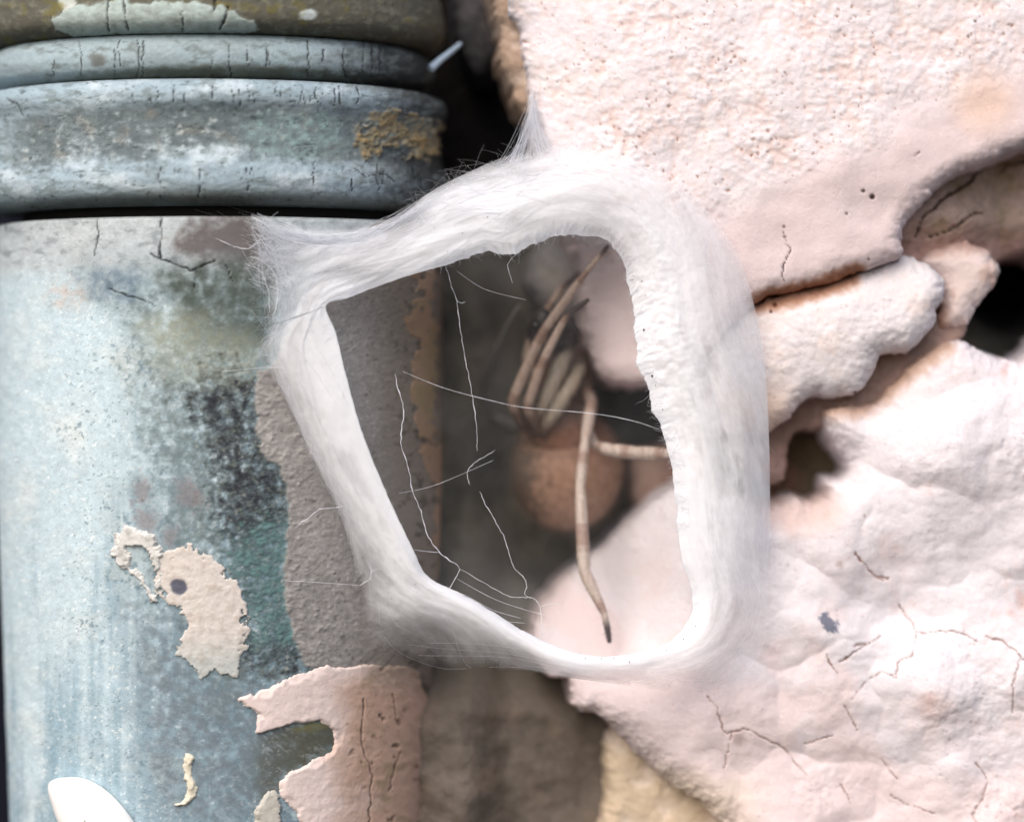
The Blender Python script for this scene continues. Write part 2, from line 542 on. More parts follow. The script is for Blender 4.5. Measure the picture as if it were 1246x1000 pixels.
def vert_cracks(n, y0, y1, xr, seed, wmax=1.8, lmin=0.35):
    r = np.random.default_rng(seed)
    out = []
    for _ in range(n):
        x = r.uniform(*xr); L = (y1 - y0) * r.uniform(lmin, 1.0); a = r.uniform(y0, y1 - L * 0.8)
        pts = [(x + r.normal(0, 1), a), (x + r.normal(0, 1.2), a + L * 0.5), (x + r.normal(0, 1.6), min(a + L, y1))]
        out.append((pts, r.uniform(0.5, wmax)))
    return out


def ring_profile(pts, n=120):
    """pts (py at front, radius mm) -> smooth rows (z, r)"""
    p = np.array([(zat(a, r), r) for a, r in pts])
    q = smooth_poly(p, 16, False)
    d = np.concatenate([[0], np.cumsum(np.linalg.norm(np.diff(q, axis=0), axis=1))])
    t = np.linspace(0, d[-1], n)
    return np.stack([np.interp(t, d, q[:, 0]), np.interp(t, d, q[:, 1])], -1)


def wide_look(px, py, front):
    n1 = fbm(px / 70, py / 40, 11.0, 4); n2 = fbm(px / 13, py / 11, 12.0, 4, 0.62); n3 = fbm(px / 5, py / 5, 13.0, 3)
    # undo the bow of the ring so that bands follow it
    bow = 24 * np.clip((px - PX0) / 275, -1, 1) ** 2
    q = py - bow
    col = np.zeros((len(px), 3)) + np.array([0.58, 0.65, 0.69])
    dr = 0.05 * n1 + 0.05 * n2 + 0.022 * n3
    col = paste(col, (0.80, 0.845, 0.87), sst(-0.05, 0.5, n1 + 0.3 * n2) * 0.6)
    band = sst(122, 137, q + 9 * n2) * sst(200, 178, q + 26 * n1 + 12 * n2)
    band = band * sst(-5, 40, px + 20 * n1)
    bc = np.zeros_like(col) + np.array([0.33, 0.365, 0.375])
    bc = paste(bc, (0.56, 0.61, 0.63), sst(-0.1, 0.5, n2 + 0.5 * n1) * 0.9)
    bc = paste(bc, (0.48, 0.46, 0.42), sst(0.05, 0.5, fbm(px / 30, py / 30, 77.0, 3)) * 0.6)
    bc = bc * (1 + 0.22 * n2 + 0.2 * fbm(px / 7, py / 7, 15.5, 3, 0.7))[:, None]
    bc = paste(bc, (0.52, 0.62, 0.62), sst(-10, 22, wsdf(px, py, [(290, 150), (320, 130), (390, 128), (425, 150), (415, 190), (350, 200), (300, 185)], 14, 24)) * (0.6 + n2))
    col = col + (bc - col) * (band * (0.8 + 0.4 * n2))[:, None].clip(0, 1)
    dr -= band * 0.10
    lich = np.maximum(wsdf(px, py, [(435, 180), (445, 150), (465, 132), (485, 140), (490, 175), (470, 180), (450, 190)], 9, 14),
                      wsdf(px, py, [(495, 145), (530, 150), (535, 185), (505, 192), (492, 175)], 9, 14))
    ml = sst(-6, 3, lich + 14 * n2 + 5 * n3)
    col = paste(col, (0.56, 0.49, 0.36), ml * (0.75 + 0.9 * n2)); dr += ml * (0.12 + 0.2 * n2 + 0.1 * n3)
    col = paste(col, (0.17, 0.18, 0.185), sst(0, 1, ((px - 410) / 130) + 0.6 * n2 + 0.3 * n1) * 0.85 * (1 - ml))  # shade on the collar's right side painted into the colour
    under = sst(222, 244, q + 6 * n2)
    col = paste(col, (0.36, 0.38, 0.37), under * 0.8)  # shade under the lower lip put into the colour
    col = paste(col, (0.80, 0.83, 0.82), speckle(px, py, 12, 0.75, 3) * band * 0.6)
    col = paste(col, (0.17, 0.20, 0.20), speckle(px + 4 * n3, py, 10, 0.7, 13) * band * 0.6)
    ck = crack(px, py, vert_cracks(24, 102, 128, (150, 535), 3, 0.8) + vert_cracks(14, 196, 240, (180, 535), 4, 0.8, 0.25))
    ck = np.maximum(ck, crack(px, py, [([(300, 205), (302, 232)], .8), ([(430, 205), (445, 215), (470, 212), (480, 222)], .9), ([(505, 190), (506, 220)], 1.0), ([(10, 120), (28, 140)], .8)]))
    bl = fbm(px / 24, py / 11, 17.3, 5, 0.62)
    col = paste(col, (0.45, 0.50, 0.51), sst(0.05, 0.35, bl) * 0.75)
    col = paste(col, (0.27, 0.30, 0.30), sst(0.2, 0.5, fbm(px / 11, py / 8, 27.3, 4, 0.65)) * 0.6)
    dr += 0.08 * fbm(px / 45, py / 16, 19.3, 3)
    hc = np.abs(fbm(px / 60, py / 7, 29.3, 3))
    hl = sst(0.035, 0.0, hc) * sst(0.0, 0.35, fbm(px / 50, py / 20, 31.3, 3))
    col = paste(col, (0.22, 0.25, 0.26), hl * 0.6); dr -= 0.04 * hl
    col = paste(col, (0.10, 0.10, 0.11), ck * 0.85); dr -= ck * 0.08
    col = col * (1 + 0.06 * n2 + 0.07 * n3)[:, None]
    return col, dr


def narrow_look(px, py, front):
    n1 = fbm(px / 80, py / 30, 31.0, 4); n2 = fbm(px / 16, py / 9, 32.0, 4, 0.6); n3 = fbm(px / 5, py / 5, 33.0, 3)
    q = py - 26 * np.clip((px - PX0) / 275, -1, 1) ** 2
    col = np.zeros((len(px), 3)) + np.array([0.60, 0.67, 0.70])
    col = paste(col, (0.56, 0.61, 0.63), sst(-0.2, 0.5, n1) * 0.8)
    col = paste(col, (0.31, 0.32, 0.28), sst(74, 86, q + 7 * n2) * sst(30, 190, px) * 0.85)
    col = paste(col, (0.16, 0.165, 0.17), sst(0, 1, (px - 380) / 130 + 0.6 * n2) * 0.85)  # right side darkened: its shade is painted here too
    col = paste(col, (0.42, 0.43, 0.42), sst(14, 4, np.hypot((px - 118) * 0.8, py - 72) + 8 * n2) * 0.8)
    dr = 0.03 * n1 + 0.015 * n3 + 0.02 * n2
    ck = crack(px, py, vert_cracks(22, 46, 94, (40, 525), 6, 1.1, 0.25))
    bl = fbm(px / 24, py / 11, 37.3, 5, 0.62)
    col = paste(col, (0.43, 0.47, 0.47), sst(0.05, 0.35, bl) * 0.7)
    dr += 0.05 * fbm(px / 45, py / 16, 39.3, 3)
    col = paste(col, (0.10, 0.10, 0.10), ck * 0.85); dr -= ck * 0.08
    col = col * (1 + 0.08 * n2 + 0.07 * n3)[:, None]
    return col, dr


def upper_look(px, py, front):
    n1 = fbm(px / 60, py / 30, 41.0, 4); n2 = fbm(px / 13, py / 10, 42.0, 4, 0.6); n3 = fbm(px / 5, py / 5, 43.0, 3)
    col = np.zeros((len(px), 3)) + np.array([0.36, 0.355, 0.32])
    col = paste(col, (0.52, 0.53, 0.47), sst(-0.1, 0.5, n2 + 0.3 * n1) * 0.7)
    patch = wsdf(px, py, [(66, 34), (80, 12), (150, 0), (160, 4), (230, 2), (270, 10), (300, 24), (306, 40), (200, 44), (100, 44)], 6, 16)
    m = sst(-2, 2, patch)
    col = paste(col, (0.67, 0.73, 0.72), m * (0.9 + 0.5 * n2))
    col = paste(col, (0.72, 0.76, 0.76), sst(10, 6, np.hypot((px - 375) * 0.7, (py - 18) * 1.2) + 4 * n2))
    col = paste(col, (0.72, 0.74, 0.72), sst(14, 8, np.hypot((px - 82), (py - 2)) + 5 * n2))
    col = paste(col, (0.45, 0.42, 0.22), sst(0.1, 0.5, fbm(px / 25, py / 20, 47.0, 3)) * 0.6 * (1 - m))
    dr = 0.05 * n1 + 0.05 * n2 + 0.02 * n3 + 0.12 * m
    ck = crack(px, py, [([(132, 0), (130, 15), (134, 38)], 2.4), ([(152, 0), (153, 20), (158, 38)], 1.8), ([(262, 0), (260, 14)], 1.8), ([(268, 36), (275, 22), (277, 8)], 2.0), ([(222, 14), (222, 40)], 0.9)])
    col = paste(col, (0.07, 0.07, 0.07), ck * 0.9); dr -= ck * 0.2
    return col, dr


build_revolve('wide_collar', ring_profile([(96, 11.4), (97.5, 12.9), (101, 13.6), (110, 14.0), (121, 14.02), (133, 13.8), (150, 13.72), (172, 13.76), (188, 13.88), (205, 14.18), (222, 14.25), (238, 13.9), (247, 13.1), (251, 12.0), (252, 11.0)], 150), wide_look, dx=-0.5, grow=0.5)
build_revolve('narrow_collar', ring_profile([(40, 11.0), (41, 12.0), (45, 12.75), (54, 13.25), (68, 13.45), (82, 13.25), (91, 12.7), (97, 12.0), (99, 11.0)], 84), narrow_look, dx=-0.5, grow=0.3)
build_revolve('upper_collar', ring_profile([(-70, 12.2), (-50, 13.0), (-25, 13.6), (0, 13.85), (18, 13.9), (30, 13.6), (39, 12.9), (43, 12.0), (44, 11.0)], 110), upper_look, dx=-0.4, grow=0.4)
# the dark core seen in the joints between the collars
zc = np.array([[zat(-60), 12.0], [zat(120), 12.0], [zat(300), 12.0]])
build_revolve('core', zc, lambda px, py, f: (np.zeros((len(px), 3)) + np.array([0.10, 0.10, 0.10]), np.zeros(len(px))), 60)


def pipe_patch(name, poly, thick, colf, amp=4, wl=16, seed=0.0, bump=0.05, step=1.5, parent=None, hole=None, broken=0.0):
    """a flake lying on the shaft: its own thickness and torn edge"""
    poly = np.asarray(poly, float)
    x0, y0 = poly.min(0) - 12; x1, y1 = poly.max(0) + 12
    # rows/columns on the cylinder
    def th_of(px_):
        t = 0.0
        for _ in range(12):
            y = AY - 13.5 * math.cos(t)
            s = (px_ - CX) * (D + y) / D / PXMM
            t = math.asin(max(-1, min(1, (s - AX) / 13.5)))
        return t
    ta, tb = th_of(x0), th_of(min(x1, 534))
    if x1 > 534: tb = 1.9
    nth = int((tb - ta) * 13.4 * PXMM / step) + 2
    th = np.linspace(ta, tb, nth)
    z = np.linspace(zat(y0, 13.6), zat(y1), int((y1 - y0) / step) + 2)
    Z, TH = np.meshgrid(z, th, indexing='ij')
    R0 = shaft_r(Z)
    P = pipe_xyz(TH, Z, R0).reshape(-1, 3)
    px, py = proj(P)
    front = TH.ravel()
    px = np.where(front > 1.5, 534 + (front - 1.5) * 268, px)
    d = wsdf(px, py, poly, amp, wl, True, seed)
    if hole is not None:
        for h in hole: d = np.minimum(d, -wsdf(px, py, h, amp, wl, True, seed + 3))
    if broken:
        d = d - broken * sst(0.02, 0.4, fbm(px / 16, py / 16, 55 + seed, 4, 0.65)) * sst(26, 4, d)
    n2 = fbm(px / 12, py / 12, 51 + seed, 4, 0.6); n1 = fbm(px / 50, py / 50, 52 + seed, 3)
    ew = 2.0 + 12 * sst(-0.1, 0.5, fbm(px / 30, py / 30, 57 + seed, 2))
    dr = lerp(-0.25, 0.02, sst(-2.2, 0.6, d)) + thick * (1 + 0.4 * n1) * np.clip(d / ew, 0, 1) + bump * n2 * sst(0, 8, d)
    col, dd = colf(px, py, d, n1, n2)
    P = pipe_xyz(TH, Z, R0 + 0.06 + dr.reshape(Z.shape) + dd.reshape(Z.shape)).reshape(-1, 3)
    f = grid_faces(len(z), nth, False, d > -4)[:, ::-1]
    P, f, col = compact(P, f, col)
    return mesh_obj(name, P, f, M_PLASTER, parent or shaft, lin(col))


def pink_col(px, py, d, n1, n2):
    col = np.zeros((len(px), 3)) + np.array([0.86, 0.80, 0.785])
    t = sst(385, 450, px + 40 * n1) * sst(800, 850, py)
    col = paste(col, (0.72, 0.605, 0.54), t * 0.9)
    col = paste(col, (0.62, 0.53, 0.46), sst(0.0, 0.4, n2 + 0.3 * n1) * 0.5 * sst(400, 450, px))
    col = paste(col, (0.55, 0.50, 0.40), sst(0.1, 0.4, fbm(px / 30, py / 22, 58.0, 4)) * 0.5 * sst(420, 460, px))
    col = paste(col, (0.52, 0.46, 0.40), sst(850, 815, py + 20 * n1) * sst(430, 470, px) * 0.7)
    pits = speckle(px, py, 13, 0.72, 5) * sst(400, 440, px)
    ck = crack(px, py, [([(440, 850), (436, 900), (450, 940), (446, 1000)], 1.3), ([(470, 960), (478, 930), (484, 915)], 2.4), ([(475, 845), (480, 880)], 1.6)])
    e = np.maximum(pits * 0.8, ck)
    col = paste(col, (0.30, 0.24, 0.21), e * 0.75)
    return col, -e * 0.12


def cream_col(px, py, d, n1, n2):
    col = np.zeros((len(px), 3)) + np.array([0.80, 0.775, 0.755])
    col = paste(col, (0.66, 0.70, 0.70), sst(760, 815, py + 20 * n2) * 0.7)
    col = paste(col, (0.68, 0.63, 0.59), sst(0.0, 0.45, n2) * 0.5)
    m = sst(12, 8, np.hypot(px - 218, (py - 713)) + 4 * n2)
    col = paste(col, (0.36, 0.37, 0.42), m)
    return col, -m * 0.02


def tan_col(px, py, d, n1, n2):
    col = np.zeros((len(px), 3)) + np.array([0.58, 0.49, 0.41])
    col = paste(col, (0.52, 0.47, 0.34), sst(0.0, 0.4, n1) * 0.7)
    m = np.clip(speckle(px, py, 20, 0.35, 8) + sst(0.22, 0.4, fbm(px / 12, py / 18, 61.0, 3, 0.6)) * 0.8, 0, 1)
    col = paste(col, (0.15, 0.12, 0.10), m * 0.8)
    return col, -m * 0.1


pipe_patch('plaster_flake', [(290, 852), (325, 838), (380, 812), (425, 810), (500, 812), (520, 850), (540, 920), (560, 1060), (395, 1060), (370, 1005), (342, 968), (345, 945), (385, 922), (406, 912), (400, 882), (355, 882), (314, 894), (310, 868)], 0.14, pink_col, 5, 26, 1.0, broken=3)
pipe_patch('plaster_flake', [(195, 672), (245, 672), (290, 712), (304, 762), (294, 805), (285, 828), (262, 815), (248, 826), (215, 792), (226, 752), (190, 718)], 0.05, cream_col, 8, 20, 2.0, 0.06, 1.2, broken=13)
pipe_patch('plaster_flake', [(500, 300), (520, 296), (530, 330), (526, 380), (533, 430), (529, 500), (537, 560), (539, 640), (546, 700), (530, 690), (524, 600), (508, 540), (494, 470), (503, 420), (490, 390), (502, 350)], 0.07, tan_col, 9, 24, 3.0)
pipe_patch('paint_flake', [(226, 916), (236, 922), (232, 940), (239, 958), (232, 976), (214, 979), (228, 966), (224, 940)], 0.16, lambda px, py, d, n1, n2: (np.zeros((len(px), 3)) + np.array([0.84, 0.82, 0.75]), 0 * px), 3, 9, 4.0, 0.02, 1.0)
pipe_patch('paint_flake', [(140, 655), (158, 642), (190, 656), (198, 690), (188, 735), (176, 712), (150, 694), (138, 675)], 0.20, lambda px, py, d, n1, n2: (np.zeros((len(px), 3)) + np.array([0.80, 0.80, 0.79]) - 0.12 * sst(0, .4, n2)[:, None], 0 * px), 7, 12, 5.0, 0.06, 1.0,
           hole=[[(155, 668), (180, 668), (186, 690), (178, 700), (160, 684)], [(176, 700), (192, 690), (190, 715), (184, 722)]])
pipe_patch('paint_flake', [(312, 985), (322, 968), (336, 962), (342, 990), (336, 1030), (310, 1030)], 0.16, lambda px, py, d, n1, n2: (np.zeros((len(px), 3)) + np.array([0.72, 0.71, 0.68]) + 0.08 * n2[:, None], 0 * px), 5, 12, 6.0, 0.05, 1.2)

# smooth white disc low on the pipe
th = np.linspace(0, 2 * pi, 73)[:-1]
outl = smooth_poly([(58, 955), (72, 946), (100, 945), (128, 957), (152, 978), (172, 1006), (178, 1036), (150, 1060), (110, 1050), (80, 1015), (64, 980)], 6)
cen = outl.mean(0)
rings = []
for t in np.concatenate([[0.02], np.linspace(0.12, 0.9, 8), [0.95, 0.985, 1.0, 1.0]]):
    rings.append((t, 0.75 * math.sqrt(max(0, 1 - t ** 3))))
rings[-1] = (1.0, -0.3)
V = []
for t, h in rings:
    q = cen + (outl - cen) * t
    for (a, b) in q:
        s0 = at(a, b, -7.0)
        tt = math.asin(max(-0.999, min(0.999, (s0[0] - AX) / 13.4)))
        V.append(pipe_xyz(np.array(tt), np.array(s0[2]), np.array(13.3 + 0.02 + h)))
V = np.array(V)
disc_mat = plain_mat('white_gloss', (0.97, 0.965, 0.955), 0.45, 0.4, 1.0)
o = mesh_obj('white_disc', V, grid_faces(len(rings), len(outl), True), disc_mat)
tag(o, 'smooth bright white rounded disc stuck low on the drainpipe', 'disc')

# ------------------------------------------------------------------ the plastered wall
wall = empty('plastered_wall', (15, 6, -30))
tag(wall, 'lumpy pale pink limewashed stone wall right of the drainpipe', 'wall')


def stone(name, poly, yf, lookf, Re=40, step=2.0, amp=5, wl=30, sm=True, depth=11, seed=0.0, mat=None, rough=1.0, kdrop=1.1):
    """a stone with a rounded rim; yf(px,py) is the depth of its face"""
    poly = np.asarray(poly, float)
    x0, y0 = np.maximum(poly.min(0) - 16, -80); x1, y1 = np.minimum(poly.max(0) + 16, (1330, 1080))
    gx = np.arange(x0, x1, step); gy = np.arange(y0, y1, step)
    X, Y = np.meshgrid(gx, gy)
    px, py = X.ravel(), Y.ravel()
    d = wsdf(px, py, poly, amp, wl, sm, seed)
    d = d + 2.2 * fbm(px / 9, py / 9, 61 + seed, 3, 0.6)
    base = yf(px, py)
    t = np.clip(d / Re, 0, 1)
    Rm = Re / PXMM
    y = base + Rm * (1 - np.sqrt(np.clip(1 - (1 - t) ** 2, 0, 1)))
    y = np.where(d < 0, y + np.minimum(-d * kdrop, depth), y)
    col, dy = lookf(px, py, d)
    y = y + dy * rough
    s = (D + base * 0.6) / D / PXMM
    P = np.stack([(px - CX) * s, y, (CY - py) * s], -1)
    f = grid_faces(len(gy), len(gx), False, d > -9)[:, ::-1]
    P, f, col = compact(P, f, col)
    return mesh_obj(name, P, f[:, ::-1], mat or M_PLASTER, wall, lin(col))


def rough_skin(px, py, w, seed=0.0):
    """lumpy lime plaster with pin holes; w = how rough"""
    wx = px + 5 * fbm(px / 11, py / 11, 71 + seed, 3, 0.6); wy = py + 5 * fbm(px / 11, py / 11, 79 + seed, 3, 0.6)
    d1, _ = cells(wx / 9.5, wy / 9.5, int(seed * 5) + 1)
    d2, _ = cells(wx / 17, wy / 17, int(seed * 5) + 31)
    c = fbm(px / 7, py / 7, 72 + seed, 3, 0.6)
    m = fbm(px / 26, py / 26, 76 + seed, 3)
    l = fbm(px / 120, py / 120, 73 + seed, 3)
    d, i = cells(wx / 11, wy / 11, int(seed * 7) + 2)
    clus = sst(-0.35, 0.25, fbm(px / 60, py / 60, 78 + seed, 3))
    k = np.clip((i - 0.35) * 1.5, 0, 1) ** 2
    pit = sst(0.08 + 0.17 * k, 0.03, d) * (i > 0.35) * clus
    amp = 0.55 + 0.6 * sst(-0.3, 0.4, fbm(px / 90, py / 90, 75 + seed, 3))
    return (0.085 * d1 + 0.085 * d2 - 0.08 * c - 0.11 * m) * w * amp + 0.5 * l + 0.12 * pit * w, pit * w


def upper_stone(px, py, d):
    n1 = fbm(px / 90, py / 90, 81.0, 4); n2 = fbm(px / 18, py / 18, 82.0, 4, 0.6)
    edge = 300 - 0.47 * (px - 800)     # below this line the skin is smooth
    w = sst(30, -40, py - edge + 40 * n1)
    dy, pit = rough_skin(px, py, 0.12 + 0.88 * w)
    col = np.zeros((len(px), 3)) + np.array([0.845, 0.822, 0.842])
    col = paste(col, (0.84, 0.772, 0.778), (1 - w) * 0.85)
    col = paste(col, (0.84, 0.79, 0.80), sst(0.0, 0.5, n1 + 0.4 * n2) * 0.55)
    col = paste(col, (0.88, 0.86, 0.865), sst(0.0, 0.5, fbm(px / 70, py / 70, 84., 3)) * 0.6 * w)
    col = paste(col, (0.84, 0.70, 0.60), sst(60, 10, np.hypot(px - 1190, (py - 130))) * 0.45)
    col = paste(col, (0.84, 0.72, 0.68), sst(0.02, 0.14, dy - 0.5 * fbm(px / 120, py / 120, 73.0, 3)) * 0.5 * w)
    col = paste(col, (0.50, 0.37, 0.33), pit * 0.7)
    ck = crack(px, py, [([(950, 285), (951, 300), (958, 305), (949, 325), (948, 338), (952, 345)], 0.8), ([(1105, 195), (1112, 190)], 1)])
    ck = np.maximum(ck, sst(4.2, 2.0, np.hypot(px - 1056, py - 243)))
    ck = np.maximum(ck, 0.8 * sst(3.2, 1.5, np.hypot(px - 1045, py - 236)))
    for (x, y) in ((950, 279), (951, 291), (1052, 318), (1025, 263), (1180, 32), (1172, 50)):
        ck = np.maximum(ck, 0.6 * sst(2.8, 1.0, np.hypot(px - x, py - y)))
    col = paste(col, (0.16, 0.10, 0.09), ck * 0.85)
    # rusty joint with the stone below
    lj = wline(px, py, [(918, 368), (940, 362), (980, 352), (1010, 342), (1040, 331)], 3, 14)
    col = paste(col, (0.56, 0.36, 0.25), sst(15, 4, lj + 5 * n2) * 0.8)
    return col, dy + ck * 0.10


def y_upper(px, py):
    return -6.4 + 6.5 * sst(880, 690, px) * sst(230, 380, py) + 1.2 * sst(760, 640, px) - 1.2 * np.exp(-((px - 950) / 260) ** 2 - ((py - 160) / 200) ** 2)


stone('stone', [(640, -60), (634, 40), (640, 90), (645, 140), (650, 190), (662, 240), (690, 285), (708, 330), (712, 380), (716, 420), (730, 455), (765, 466), (810, 455), (860, 425), (900, 388), (925, 365), (1000, 346), (1060, 328), (1091, 316), (1094, 287), (1122, 246), (1165, 214), (1246, 180), (1320, 155), (1320, -60)],
      y_upper, upper_stone, 26, 1.7, 4, 30, depth=12)


def mid_stone(px, py, d):
    n1 = fbm(px / 60, py / 60, 91.0, 4); n2 = fbm(px / 12, py / 12, 92.0, 4, 0.6)
    dy, pit = rough_skin(px, py, 0.55, 1.0)
    col = np.zeros((len(px), 3)) + np.array([0.85, 0.83, 0.845])
    col = paste(col, (0.875, 0.81, 0.79), sst(-0.05, 0.5, n1 + 0.4 * n2) * 0.6)
    col = paste(col, (0.80, 0.66, 0.56), sst(985, 925, px) * sst(440, 500, py) * 0.6)
    col = paste(col, (0.60, 0.40, 0.29), sst(20, 6, wline(px, py, [(918, 368), (940, 366), (985, 354), (1030, 340)], 3, 14) + 5 * n2) * 0.75)
    for (x, y, r) in ((925, 366, 5), (940, 372, 4), (944, 358, 4), (935, 380, 3), (952, 356, 4), (1050, 474, 4), (1038, 478, 3)):
        col = paste(col, (0.28, 0.14, 0.09), sst(r, r * 0.4, np.hypot(px - x, py - y)) * 0.85)
    col = paste(col, (0.4, 0.33, 0.3), pit * 0.4)
    return col, dy


stone('stone', [(880, 392), (920, 368), (985, 350), (1035, 334), (1092, 314), (1118, 318), (1140, 332), (1148, 352), (1138, 380), (1130, 402), (1105, 428), (1072, 430), (1062, 450), (1045, 474), (1010, 484), (985, 482), (955, 512), (930, 528), (890, 520), (860, 470)],
      lambda px, py: -5.6 - 1.0 * np.exp(-((px - 1030) / 90) ** 2 - ((py - 395) / 60) ** 2) + 0 * px, mid_stone, 30, 1.7, 4, 22, seed=1.0)


def small_stone(px, py, d):
    n1 = fbm(px / 40, py / 40, 101.0, 4); n2 = fbm(px / 10, py / 10, 102.0, 4, 0.6)
    dy, pit = rough_skin(px, py, 0.4, 2.0)
    col = np.zeros((len(px), 3)) + np.array([0.85, 0.79, 0.78])
    col = paste(col, (0.66, 0.52, 0.48), sst(318, 296, py + 8 * n2) * 0.7)
    col = paste(col, (0.80, 0.66, 0.60), sst(0, 0.4, n1) * 0.6)
    col = paste(col, (0.62, 0.45, 0.36), sst(1160, 1140, px) * sst(350, 380, py) * 0.7)
    return col, dy


stone('stone', [(1118, 318), (1150, 298), (1178, 294), (1205, 308), (1216, 332), (1205, 352), (1188, 372), (1176, 396), (1155, 402), (1138, 396), (1142, 350)],
      lambda px, py: -3.8 + 0 * px, small_stone, 30, 1.7, 4, 18, seed=2.0)


def recess_look(px, py, d):
    n1 = fbm(px / 40, py / 40, 111.0, 4); n2 = fbm(px / 12, py / 12, 112.0, 4, 0.6)
    col = np.zeros((len(px), 3)) + np.array([0.74, 0.645, 0.60])
    col = paste(col, (0.60, 0.53, 0.38), sst(-0.1, 0.4, n1) * 0.6)
    col = paste(col, (0.74, 0.60, 0.57), sst(270, 310, py + 20 * n1) * 0.7)
    ck = crack(px, py, [([(1110, 290), (1120, 265), (1150, 240), (1180, 222), (1200, 195)], 3.0), ([(1130, 290), (1160, 278), (1180, 262), (1195, 260)], 1.6), ([(1215, 215), (1225, 200), (1260, 195)], 3)])
    col = paste(col, (0.16, 0.10, 0.08), ck * 0.85)
    return col, 0.5 * n1 + 0.1 * n2 + ck * 0.5


stone('recess_stone', [(1080, 325), (1085, 260), (1130, 200), (1240, 150), (1320, 130), (1320, 300), (1246, 305), (1215, 320), (1190, 345), (1150, 345), (1110, 335)],
      lambda px, py: -4.4 + 3.4 * sst(1130, 1240, px) + 2.2 * sst(262, 312, py) + 1.0 * sst(330, 220, py), recess_look, 18, 2.4, 4, 20, seed=3.0, mat=M_BACK)


LOWER_CRACKS = [([(1036, 672), (1050, 685), (1060, 698), (1072, 706)], 3.0), ([(1058, 694), (1066, 700), (1078, 704)], 7.0), ([(1092, 735), (1106, 755), (1112, 768), (1105, 795), (1088, 805), (1085, 822), (1068, 815), (1048, 828), (1034, 848)], 1.1),
                ([(1112, 768), (1150, 766), (1170, 768), (1185, 778)], 0.9), ([(1195, 772), (1212, 776), (1232, 790), (1238, 800), (1250, 800)], 2.4), ([(1236, 800), (1226, 830), (1228, 865)], 1.2),
                ([(1024, 855), (1032, 870), (1040, 885)], 1.1), ([(858, 843), (870, 858), (876, 882), (882, 888), (905, 884), (922, 892), (945, 903), (962, 920), (980, 940)], 1.6),
                ([(888, 890), (884, 910), (880, 930)], 1.5), ([(1003, 792), (1008, 808), (1015, 816)], 2.0), ([(1018, 802), (1045, 785), (1068, 772)], 1.1), ([(1036, 783), (1050, 780)], 2.2),
                ([(1184, 925), (1198, 945), (1190, 970), (1178, 985), (1186, 1000)], 1.9), ([(1082, 966), (1100, 976), (1116, 980), (1134, 986)], 1.2), ([(1020, 950), (1032, 972)], 0.8), ([(1072, 922), (1088, 945)], 0.8), ([(975, 902), (1010, 893)], 0.8)]


def lower_stone(px, py, d):
    n1 = fbm(px / 80, py / 80, 121.0, 4); n2 = fbm(px / 14, py / 14, 122.0, 4, 0.6); n3 = fbm(px / 150, py / 150, 123.0, 3)
    w = 0.35 + 0.5 * sst(-0.1, 0.35, fbm(px / 110, py / 110, 124.5, 3) + (px - 1120) / 500)
    dy, pit = rough_skin(px, py, w, 3.0)
    wx = px + 26 * fbm(px / 60, py / 60, 126.0, 3); wy = py + 26 * fbm(px / 60, py / 60, 127.0, 3)
    c1, _ = cells(wx / 135, wy / 115, 5); c2, _ = cells(wx / 46, wy / 42, 15)
    lump = sst(880, 1000, px + 0.4 * (py - 700))
    dy = dy * 0.7 + 0.5 * n3 + (3.0 * c1 ** 2 / (1 + 1.8 * c1 ** 2) + 0.10 * c2 ** 2) * lump + 0.022 * fbm(px / 11, py / 11, 128.0, 4, 0.65)
    col = np.zeros((len(px), 3)) + np.array([0.845, 0.825, 0.848])
    col = paste(col, (0.845, 0.782, 0.787), sst(-0.15, 0.35, n1 + (py - 800) / 260 - (px - 1000) / 700) * 0.85)
    col = paste(col, (0.845, 0.797, 0.805), sst(0.0, 0.5, n3 + 0.4 * n2) * 0.5)
    col = paste(col, (0.77, 0.63, 0.60), sst(0.15, 0.5, n1 + 0.3 * n2) * 0.5 * sst(1000, 1200, px))
    col = paste(col, (0.83, 0.76, 0.64), sst(905, 980, py + 30 * n1) * sst(960, 840, px) * 0.55)
    col = paste(col, (0.68, 0.55, 0.47), sst(24, 4, wline(px, py, [(985, 500), (1050, 492), (1085, 465), (1110, 442), (1145, 420)], 4, 16) + 8 * n2) * 0.75)
    col = paste(col, (0.77, 0.67, 0.64), sst(40, 6, seg_dist(px, py, [(930, 610), (960, 625), (1000, 620)], False) + 10 * n2) * 0.7)
    col = paste(col, (0.38, 0.40, 0.47), sst(13, 7, np.hypot((px - 1005), (py - 755) * 1.1) + 16 * n2 + 6 * fbm(px / 5, py / 5, 3.3, 2)) * 0.85)
    for (x, y, r) in ((1048, 626, 3), (1019, 684, 6), (897, 895, 10)):
        col = paste(col, (0.55, 0.47, 0.45), sst(r * 1.3, r * 0.2, np.hypot(px - x, py - y) + 6 * n2) * 0.5)
    col = paste(col, (0.45, 0.36, 0.33), pit * 0.35)
    col = paste(col, (0.56, 0.46, 0.43), sst(0.35, 0.55, n2) * sst(960, 1010, px) * sst(860, 760, py) * 0.25)
    ck = crack(px, py, [(l, w_ * 0.7) for l, w_ in LOWER_CRACKS])
    col = paste(col, (0.42, 0.29, 0.25), ck * 0.75)
    return col, dy + ck * 0.14


